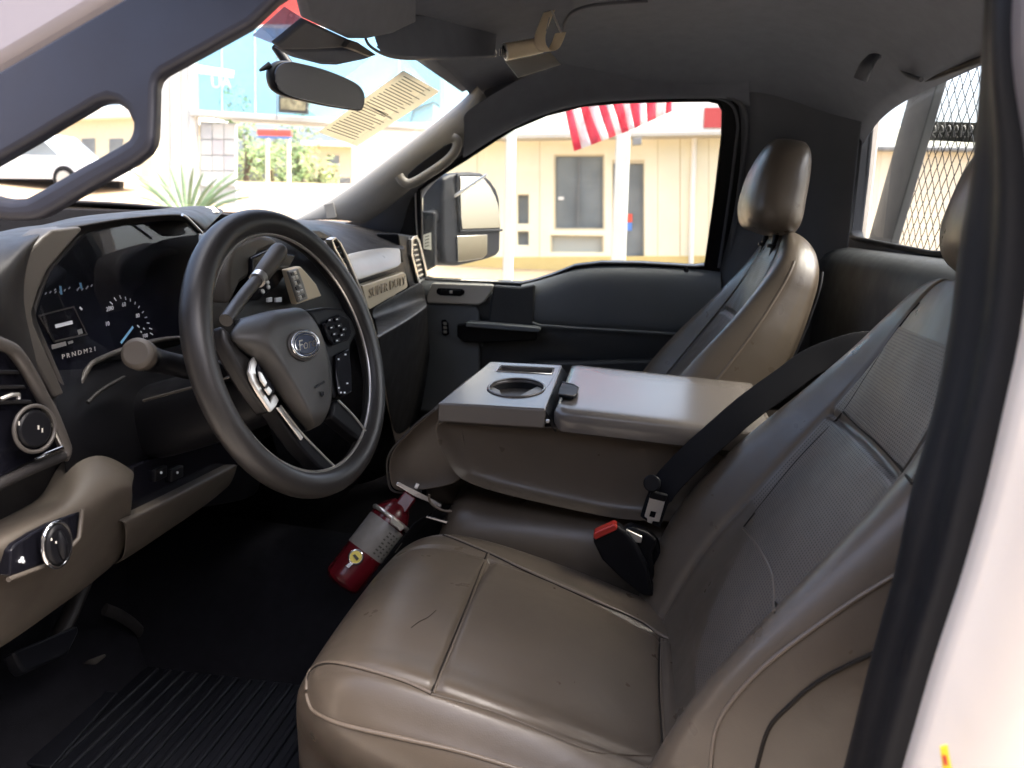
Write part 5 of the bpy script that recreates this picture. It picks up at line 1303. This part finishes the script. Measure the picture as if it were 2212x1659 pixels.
# ================================================================== OUTSIDE: TERRAIN
def hgt(x, y):
    d = math.hypot(x+1.37, y); az = math.degrees(math.atan2(y, x+1.37))
    return .55*smooth((d-9)/6)+2.1*smooth((d-9)/22)*smooth((az-13)/6)
rows = []
for i in range(40):
    d = 6+64*(i/39)**1.4
    rows.append([V(-1.37+d*math.cos(R(a)), d*math.sin(R(a)), .01+hgt(-1.37+d*math.cos(R(a)), d*math.sin(R(a)))) for a in range(-40, 66, 3)])
asph = mat('warm_pavement', (.27, .195, .12), .9, bump=('noise', 20, .2), var=.15, vscale=.6)
te = grid('terrain', rows, asph, None); te['kind'] = 'structure'

# ================================================================== BUILDING BESIDE THE TRUCK
XB = 14.0
cream = mat('cream_stucco', (.86, .80, .61), .85, bump=('noise', 40, .3), var=.09, vscale=.8)
white_st = mat('white_stucco', (.86, .84, .80), .8, var=.04, vscale=2)
winglass = mat('shop_glass', (.20, .22, .23), .12, var=.2, vscale=1.5)
bld = thing('shop_building', 'cream shop building with display window and glass door seen through the passenger window', 'building', (XB+2, .5, .5))
def b(u, v, x=XB): return at(u, v, x=x)
wallp = [(960, 290), (1640, 288), (1640, 680), (960, 680)]
wh = [[(1196, 333), (1306, 333), (1306, 497), (1196, 497)], [(1322, 345), (1392, 345), (1392, 660), (1322, 660)], [(1188, 508), (1304, 510), (1304, 545), (1188, 545)], [(1118, 420), (1142, 420), (1142, 484), (1118, 484)], [(1118, 500), (1142, 500), (1142, 530), (1118, 530)]]
slab('wall', [b(*p) for p in wallp], (.3, 0, 0), cream, bld, holes=[[b(*p) for p in h_] for h_ in wh], bevel=.01)
slab('rear_volume', [V(XB+.5, -8, .2), V(XB+.5, 6, .2), V(XB+.5, 6, 3.4), V(XB+.5, -4.2, 3.4), V(XB+.5, -8, 3.0)], (8, 0, 0), cream, bld, bevel=.02)
slab('fascia', [b(u, v, XB-.4) for u, v in [(950, 296), (1665, 284), (1665, 120), (950, 140)]], (.5, 0, 0), white_st, bld, bevel=.02)
slab('eave', [b(u, v, XB-.55) for u, v in [(940, 302), (1670, 290), (1670, 281), (940, 292)]], (.6, 0, 0), mat('grey_eave', (.42, .40, .36), .7), bld, bevel=.01)
for i, h_ in enumerate(wh):
    o = slab('window' if i != 1 else 'door', [b(u, v, XB+.12) for u, v in h_], (.03, 0, 0), winglass if i != 2 else mat('panel_glass', (.45, .46, .42), .3), bld, bevel=0)
    cx_ = sum(p[0] for p in h_)/4; cy_ = sum(p[1] for p in h_)/4
    inn = [(lerp(cx_, u, .93), lerp(cy_, v, .95)) for u, v in h_]
    slab('frame', [b(u, v, XB+.02) for u, v in h_], (.08, 0, 0), mat('tan_frame', (.60, .52, .36), .6), o, holes=[[b(u, v, XB+.02) for u, v in inn]], bevel=.005)
slab('mullion', [b(u, v, XB+.05) for u, v in [(1248, 336), (1252, 336), (1250, 495), (1246, 495)]], (.05, 0, 0), steel, bld, bevel=.003)
slab('poster', [b(u, v, XB+.09) for u, v in [(1350, 462), (1366, 462), (1366, 480), (1350, 480)]], (.005, 0, 0), mat('poster_red', (.75, .10, .06), .6), bld, bevel=0)
slab('poster', [b(u, v, XB+.09) for u, v in [(1350, 481), (1365, 481), (1365, 498), (1350, 498)]], (.005, 0, 0), mat('poster_blue', (.10, .25, .70), .6), bld, bevel=0)
slab('window_card', [b(u, v, XB+.09) for u, v in [(1206, 425), (1218, 425), (1218, 432), (1206, 432)]], (.005, 0, 0), white_st, bld, bevel=0)
slab('wall_panel_seam', [b(u, v, XB-.004) for u, v in [(1468, 292), (1470, 292), (1470, 660), (1468, 660)]], (.006, 0, 0), mat('seam_tan', (.5, .42, .26), .8), bld, bevel=0)
for u in (1030, 1165, 1420, 1530):
    slab('wall_panel_seam', [b(uu, v, XB-.004) for uu, v in [(u, 300), (u+1.6, 300), (u+1.6, 555), (u, 555)]], (.006, 0, 0), mat('seam_shade', (.55, .48, .33), .8), bld, bevel=0)
tube('downspout', [b(1500, 296, XB-.05), b(1496, 420, XB-.05), b(1492, 600, XB-.05)], .05, white_st, bld, ns=10)
slab('sign_board', [b(u, v, XB-.45) for u, v in [(1522, 232), (1575, 232), (1575, 276), (1520, 276)]], (.04, 0, 0), mat('sign_maroon', (.42, .05, .05), .5), bld, bevel=.01)
slab('lamp_box', [b(u, v, XB-.6) for u, v in [(1366, 298), (1386, 296), (1386, 312), (1366, 314)]], (.1, 0, 0), steel, bld, bevel=.01)
slab('base_course', [b(u, v, XB-.05) for u, v in [(960, 556), (1640, 552), (1640, 680), (960, 680)]], (.06, 0, 0), mat('base_yellow', (.66, .50, .20), .8, var=.05), bld, bevel=.005)
# posts of the walkway
pm = mat('post_grey', (.50, .51, .50), .6, var=.05, vscale=4)
def post(us, x, label, vt, vb):
    t = thing('walkway_post', label, 'post', at((us[0]+us[1])/2, vb, x=x), 'walkway posts in front of the shop')
    (a0, a1, b0, b1) = us
    p = [at(a0, vt, x=x), at(a1, vt, x=x), at(b1, vb, x=x), at(b0, vb, x=x)]
    slab('shaft', p, (.14, 0, 0), pm, t, bevel=.015)
    c = at((b0+b1)/2, vb, x=x); box('base_plate', (c.x+.07, c.y, c.z+.03), (.26, .26, .05), pm, t, bevel=.01)
    return t
post((1094, 1114, 1084, 1104), 10.5, 'pale grey walkway post close behind the door mirror', 240, 640)
post((1334, 1364, 1316, 1348), 10.5, 'pale grey walkway post in front of the shop door under the flag', 220, 640)
# striped flag
fl = thing('striped_flag', 'red and white striped flag cloth hanging across the passenger window view', 'flag', at(1340, 225, x=2.2))
fw = mat('flag_white', (.85, .78, .78), .8); frd = mat('flag_red', (.72, .02, .06), .8)
topx = [135, 165, 202, 236, 286, 320, 350, 395, 430, 478, 510, 550, 600, 626]
zu = lambda z: 1152+z*.479
def tv(z): return (486-26*(z-135)/490)*.479
def bv(z):
    return ((682-112*(z-185)/295) if z < 480 else (566-66*(z-480)/145))*.479
botx = [185, 218, 262, 308, 340, 372, 400, 432, 458, 482, 512, 552, 598, 624]
for i in range(len(topx)-1):
    pts_t = [(zu(topx[i]), tv(topx[i])-14), (zu(topx[i+1]), tv(topx[i+1])-14)]; pts_b = [(zu(botx[i]), bv(botx[i])), (zu(botx[i+1]), bv(botx[i+1]))]
    rows = []
    for k in range(7):
        s = k/6; r = []
        for j in range(4):
            q = j/3
            uu = lerp(lerp(pts_t[0][0], pts_t[1][0], q), lerp(pts_b[0][0], pts_b[1][0], q), s); vv = lerp(lerp(pts_t[0][1], pts_t[1][1], q), lerp(pts_b[0][1], pts_b[1][1], q), s)
            r.append(at(uu, vv, x=2.2+.05*math.sin(uu*.07+s*2.4)))
        rows.append(r)
    grid('stripe', rows, frd if i % 2 == 0 else fw, fl, solid=.003)
tube('flag_cord', [at(1150, 214, x=2.22), at(1340, 208, x=2.22), at(1520, 200, x=2.22)], .004, 'white', fl)

# ================================================================== LOW WALL BUILDING BEHIND
lw = thing('low_annex', 'low beige annex building seen through the rear window', 'building', (12, -5, .3))
slab('wall', [at(u, v, x=12.5) for u, v in [(1700, 322), (2400, 330), (2400, 720), (1700, 700)]], (3, 0, 0), mat('beige_wall', (.80, .71, .54), .85, var=.05, vscale=2), lw, bevel=.02)
slab('parapet', [at(u, v, x=12.3) for u, v in [(1700, 312), (2400, 320), (2400, 330), (1700, 324)]], (3.3, 0, 0), steel, lw, bevel=.02)

# ================================================================== THROUGH THE WINDSHIELD: GLAZED CANOPY
XS = 9.0
sf = thing('glazed_canopy', 'glazed canopy with pale posts, grey beam and blue glass panel widened to tint the windshield sky', 'canopy', at(420, 450, x=XS))
def s_(u, v, x=XS): return at(u, v, x=x)
pale = mat('pale_post_paint', (.62, .62, .60), .55, var=.05, vscale=3)
for a0, a1, b0, b1, m_ in [(342, 360, 345, 363, pale), (366, 384, 371, 389, pale), (391, 402, 399, 411, pm), (404, 416, 410, 424, pale)]:
    slab('post', [s_(a0, 40), s_(a1, 40), s_(b1, 470), s_(b0, 470)], (.12, 0, 0), m_, sf, bevel=.012)
slab('beam', [s_(408, 236, XS-.05), s_(1080, 278, XS-.05), s_(1080, 290, XS-.05), s_(408, 250, XS-.05)], (.2, 0, 0), pm, sf, bevel=.01)
slab('beam_lower_trim', [s_(500, 257), s_(1080, 291), s_(1080, 296), s_(500, 262)], (.1, 0, 0), pale, sf, bevel=.006)
slab('glass_panel', [s_(418, -60, XS+.05), s_(1080, -60, XS+.05), s_(1080, 276, XS+.05), s_(418, 238, XS+.05)], (.02, 0, 0), glass_mat('blue_glass', (.68, .92, .98), .3, haze=.10), sf, bevel=0)  # panel widened beyond the canopy to tint the bright sky cyan
for u in (476, 548, 860, 960):
    slab('panel_joint', [s_(u, -60, XS+.03), s_(u+1.5, -60, XS+.03), s_(u+3.5, 250, XS+.03), s_(u+2, 250, XS+.03)], (.02, 0, 0), pm, sf, bevel=0)
slab('panel_sheet', [s_(430, 140, XS+.02), s_(505, 152, XS+.02), s_(503, 168, XS+.02), s_(430, 158, XS+.02)], (.01, 0, 0), white_st, sf, bevel=0)
text('panel_letters', 'AU', s_(500, 190, XS+.02), s_(450, 190, XS+.02)-s_(500, 190, XS+.02), V(0, 0, 1), .22, .004, 'greypaper', sf)
for i in range(3):
    for j in range(4):
        u0, v0 = 434+i*25, 268+j*34
        slab('tile', [s_(u0, v0, XS+.1), s_(u0+23.5, v0+1, XS+.1), s_(u0+23.5, v0+33, XS+.1), s_(u0, v0+32, XS+.1)], (.04, 0, 0), mat('tile_grey', (.55+.02*((i+j) % 3), .55, .55), .5) if (i, j) in ((0, 0), (1, 1), (2, 2)) else pale, sf, bevel=.004)
slab('tile_backing', [s_(432, 262, XS+.13), s_(510, 266, XS+.13), s_(510, 440, XS+.13), s_(432, 440, XS+.13)], (.04, 0, 0), pm, sf, bevel=0)
sg = thing('hanging_sign', 'small dark framed sign hanging below the mirror outside', 'sign', s_(632, 225, XS-.3))
slab('frame', [s_(601, 205, XS-.3), s_(665, 208, XS-.3), s_(664, 246, XS-.3), s_(601, 242, XS-.3)], (.05, 0, 0), mat('sign_black', (.05, .05, .045), .5), sg, bevel=.008)
slab('face', [s_(606, 212, XS-.305), s_(660, 214, XS-.305), s_(659, 239, XS-.305), s_(606, 236, XS-.305)], (.004, 0, 0), mat('sign_print', (.30, .27, .16), .5, var=.6, vscale=14), sg, bevel=0)
tube('hanger', [s_(598, 0, XS-.3), s_(598, 258, XS-.3)], .008, steel, sg)

ra = thing('red_awning', 'red awning edge at the top of the windshield view above the blue panel', 'awning', s_(600, 40, XS-.6))
slab('awning_valance', [s_(540, 52, XS-.6), s_(575, 20, XS-.6), s_(600, -40, XS-.6), s_(700, -40, XS-.6), s_(700, 54, XS-.6), s_(612, 52, XS-.6)], (.05, 0, 0), mat('awning_red', (.62, .07, .06), .8), ra, bevel=.01)
slab('awning_trim', [s_(540, 53, XS-.61), s_(700, 55, XS-.61), s_(700, 60, XS-.61), s_(536, 58, XS-.61)], (.05, 0, 0), white_st, ra, bevel=.005)
# ------------------------------------------------------------------ far street
def leaf_mat(name, c): return mat(name, c, .6, var=.25, vscale=3)
lm1, lm2 = leaf_mat('leaf_green', (.11, .17, .05)), leaf_mat('leaf_yellowgreen', (.20, .24, .07))
bark = mat('bark', (.12, .09, .06), .9, var=.2)
def tree(u, v, x, rad, hgt_, label, lm, n=900, vb=450):
    c = at(u, v, x=x); base = at(u, vb, x=x)
    t = thing('street_tree', label, 'tree', base, 'street trees beyond the windshield')
    tube('trunk', [base, lerp(base, c, .5)+V(.05, .08, 0), c], [.16, .11, .05], bark, t, ns=8)
    for k in range(3):
        e_ = c+V(random.uniform(-.5, .5)*rad, random.uniform(-.6, .6)*rad, random.uniform(-.2, .5)*hgt_)
        tube('limb', [lerp(base, c, .6), lerp(lerp(base, c, .6), e_, .5)+V(0, 0, .1), e_], [.06, .04, .015], bark, t, ns=6)
    vs, fs = [], []
    lobes = [(c+V(random.gauss(0, .45)*rad, random.gauss(0, .45)*rad, random.gauss(0, .4)*hgt_), random.uniform(.3, .55)) for _ in range(9)]
    for k in range(n):
        q, r_ = random.choice(lobes)
        d = V(random.gauss(0, 1), random.gauss(0, 1), random.gauss(0, 1)).normalized()*r_*rad*random.uniform(.5, 1)**.5
        p = q+d; s = random.uniform(.06, .13)
        a_ = V(random.gauss(0, 1), random.gauss(0, 1), random.gauss(0, .6)).normalized(); b_ = a_.orthogonal().normalized()
        i0 = len(vs); vs += [tuple(p-a_*s), tuple(p+b_*s*.5), tuple(p+a_*s), tuple(p-b_*s*.5)]; fs.append((i0, i0+1, i0+2, i0+3))
    me = bpy.data.meshes.new('crown'); me.from_pydata(vs, [], fs); link('crown', me, lm, t)
tree(535, 320, 24, 1.3, 1.5, 'bushy green street tree right beside the tiled panel', lm1)
tree(590, 355, 30, 1.5, 1.4, 'yellow-green street tree under the first red sign', lm2)
tree(645, 330, 27, 1.2, 1.5, 'green street tree just right of the first red sign', lm1)
tree(690, 375, 26, .9, .8, 'low yellow-green shrub tree beside the pale yellow shop', lm2, 500)
XF_ = 30.0
redm = mat('sign_red', (.70, .09, .07), .5); blum = mat('sign_blue', (.12, .22, .55), .5)
for u, v, lab_ in [(592, 288, 'red street sign on two white poles, left of the price sheet'), (800, 300, 'red street sign on two white poles, right of the price sheet')]:
    t = thing('street_sign', lab_, 'sign', at(u, 450, x=22), 'red street signs')
    slab('board', [at(u+a_, v+b_, x=22) for a_, b_ in [(-37, -9), (36, -7), (36, 6), (-37, 4)]], (.1, 0, 0), redm, t, bevel=.01)
    slab('lower_board', [at(u+a_, v+b_, x=22.02) for a_, b_ in [(-37, 5), (36, 7), (36, 12), (-37, 10)]], (.06, 0, 0), blum, t, bevel=.005)
    for du in (-16, 30):
        slab('pole', [at(u+du-3, v+8, x=22.1), at(u+du+3, v+8, x=22.1), at(u+du+4, 465, x=22.1), at(u+du-2, 465, x=22.1)], (.1, 0, 0), 'paint', t, bevel=.01)
ys = thing('far_yellow_shop', 'pale yellow shop with small dark windows across the street', 'building', at(770, 440, x=34))
slab('wall', [at(u, v, x=34) for u, v in [(655, 312), (905, 318), (905, 450), (655, 450)]], (5, 0, 0), mat('pale_yellow', (.66, .58, .40), .8, var=.04), ys, bevel=.02)
slab('roof', [at(u, v, x=33.6) for u, v in [(650, 304), (910, 311), (910, 321), (650, 314)]], (5.6, 0, 0), white_st, ys, bevel=.02)
for u, v, w_, h_ in [(719, 345, 13, 9), (776, 348, 14, 9), (836, 350, 10, 9), (690, 400, 10, 18), (745, 402, 12, 18)]:
    o = slab('window', [at(u+a_*w_, v+b_*h_, x=33.96) for a_, b_ in [(-1, -1), (1, -1), (1, 1), (-1, 1)]], (.05, 0, 0), winglass, ys, bevel=0)
    slab('sill', [at(u+a_*w_*1.1, v+h_+b_*2, x=33.85) for a_, b_ in [(-1, 0), (1, 0), (1, 1), (-1, 1)]], (.12, 0, 0), white_st, o, bevel=.005)
gb = thing('far_grey_tower', 'tall grey building top showing past the price sheet', 'building', at(905, 330, x=60))
slab('wall', [at(u, v, x=60) for u, v in [(885, 262), (893, 236), (936, 220), (938, 330), (885, 330)]], (6, 0, 0), mat('far_grey', (.42, .45, .47), .8), gb, bevel=.05)
slab('roof', [at(u, v, x=59.8) for u, v in [(884, 262), (892, 233), (938, 217), (938, 221), (894, 238), (887, 263)]], (6.4, 0, 0), steel, gb, bevel=.05)
fb = thing('far_cream_building', 'long cream building with white roof seen through the driver grab handle', 'building', at(150, 400, x=26))
slab('wall', [at(u, v, x=26) for u, v in [(-60, 262), (330, 248), (330, 420), (-60, 420)]], (5, 0, 0), mat('far_cream', (.70, .63, .46), .8, var=.05), fb, bevel=.03)
slab('roof', [at(u, v, x=25.6) for u, v in [(-70, 240), (335, 226), (335, 250), (-70, 266)]], (5.8, 0, 0), white_st, fb, bevel=.03)
for u in (20, 75, 130, 190, 250):
    o = slab('window', [at(u+a_, v_, x=25.95) for a_, v_ in [(-14, 300), (14, 299), (14, 340), (-14, 341)]], (.05, 0, 0), winglass, fb, bevel=0)
    slab('sill', [at(u+a_, v_, x=25.85) for a_, v_ in [(-16, 341), (16, 340), (16, 344), (-16, 345)]], (.1, 0, 0), white_st, o, bevel=.005)
def car(u, v, x, col_, label):
    c = at(u, v, x=x); t = thing('parked_car', label, 'car', c, 'cars parked across the street')
    pm_ = mat('car_paint', col_, .3, coat=.6)
    def sec(pts_, name, m_, w, par):
        rows = []
        for dx, k in [(-w/2, .96), (-w/2+.06, 1.0), (0, 1.02), (w/2-.06, 1.0), (w/2, .96)]:
            rows.append([c+V(dx, y*k, z) for y, z in pts_])
        return grid(name, rows, m_, par, closed_u=True, cap=True)
    body = sec([(-2.2, .35), (-2.25, .7), (-1.5, .88), (1.0, .92), (2.0, .82), (2.25, .6), (2.2, .32)], 'body', pm_, 1.75, t)
    sec([(-1.2, .9), (-.6, 1.4), (.7, 1.45), (1.5, .92)], 'cabin', winglass, 1.5, t)
    sec([(-.6, 1.40), (-.5, 1.46), (.6, 1.50), (.75, 1.44)], 'roof', pm_, 1.46, t)
    for yy in (-1.35, 1.4):
        for xx in (-.9, .72):
            w_ = disc('wheel', c+V(xx, yy, .33), V(1, 0, 0), .33, .2, 'rubber', t, seg=20, bevel=.02)
            disc('rim', c+V(xx-.005 if xx < 0 else xx+.2, yy, .33), V(-1, 0, 0), .2, .012, 'silver', w_, seg=16, bevel=0)
car(95, 418, 17, (.72, .72, .74), 'white car parked across the street, seen through the grab handle')
car(-8, 416, 19, (.25, .27, .32), 'dark grey car parked behind the white one, seen through the grab handle')
# spiky plant in front of the canopy
ag = thing('agave_plant', 'spiky green agave leaves rising above the dash line outside', 'plant', at(405, 470, x=8.0))
agm = mat('agave_green', (.16, .23, .12), .5, var=.2)
base = at(405, 485, x=8.0)
tips = [(268, 358), (285, 378), (300, 398), (330, 362), (345, 395), (362, 348), (392, 352), (418, 360), (440, 372), (470, 385), (505, 372), (528, 378), (520, 408), (480, 412), (300, 425), (540, 425)]
for k, (u, v) in enumerate(tips):
    tip = at(u, v, x=8.0+random.uniform(-.35, .35)); mid = lerp(base, tip, .55)+V(0, 0, .07)
    P = crv([base, mid, tip], 6); n_ = len(P); rows = []
    for i, p in enumerate(P):
        d = (P[min(i+1, n_-1)]-P[max(0, i-1)]).normalized(); s = d.cross(V(-1, -.3, .3)).normalized(); w_ = .030*math.sin(math.pi*min(1, .25+.75*(1-i/(n_-1))))**.8*(1-.9*(i/(n_-1))**2)+.001
        rows.append([p-s*w_, p-V(-.6, -.2, .5)*w_*.4, p+s*w_])
    grid('leaf', rows, agm, ag, solid=.006)
tube('planter', [base+V(0, 0, -.9), base+V(0, 0, -.05)], [.26, .34], pm, ag, ns=24)

# ================================================================== ADDED UNSEEN WALL BEHIND THE PHOTOGRAPHER (put in to shade the door side)
wl = thing('added_shade_wall', 'unseen tall dark block wall added to shade the driver side', 'wall', (-4.6, 0, 0))
wm = mat('shade_wall_block', (.045, .042, .04), .9, bump=('noise', 60, .3), var=.15, vscale=2)
slab('wall_body', [V(-3.6, -9, 0), V(-3.6, 9, 0), V(-3.6, 9, 3.5), V(-3.6, -9, 3.5)], (-.3, 0, 0), wm, wl, bevel=.01)
box('coping', (-3.75, 0, 3.54), (.42, 18.1, .08), wm, wl, bevel=.01)
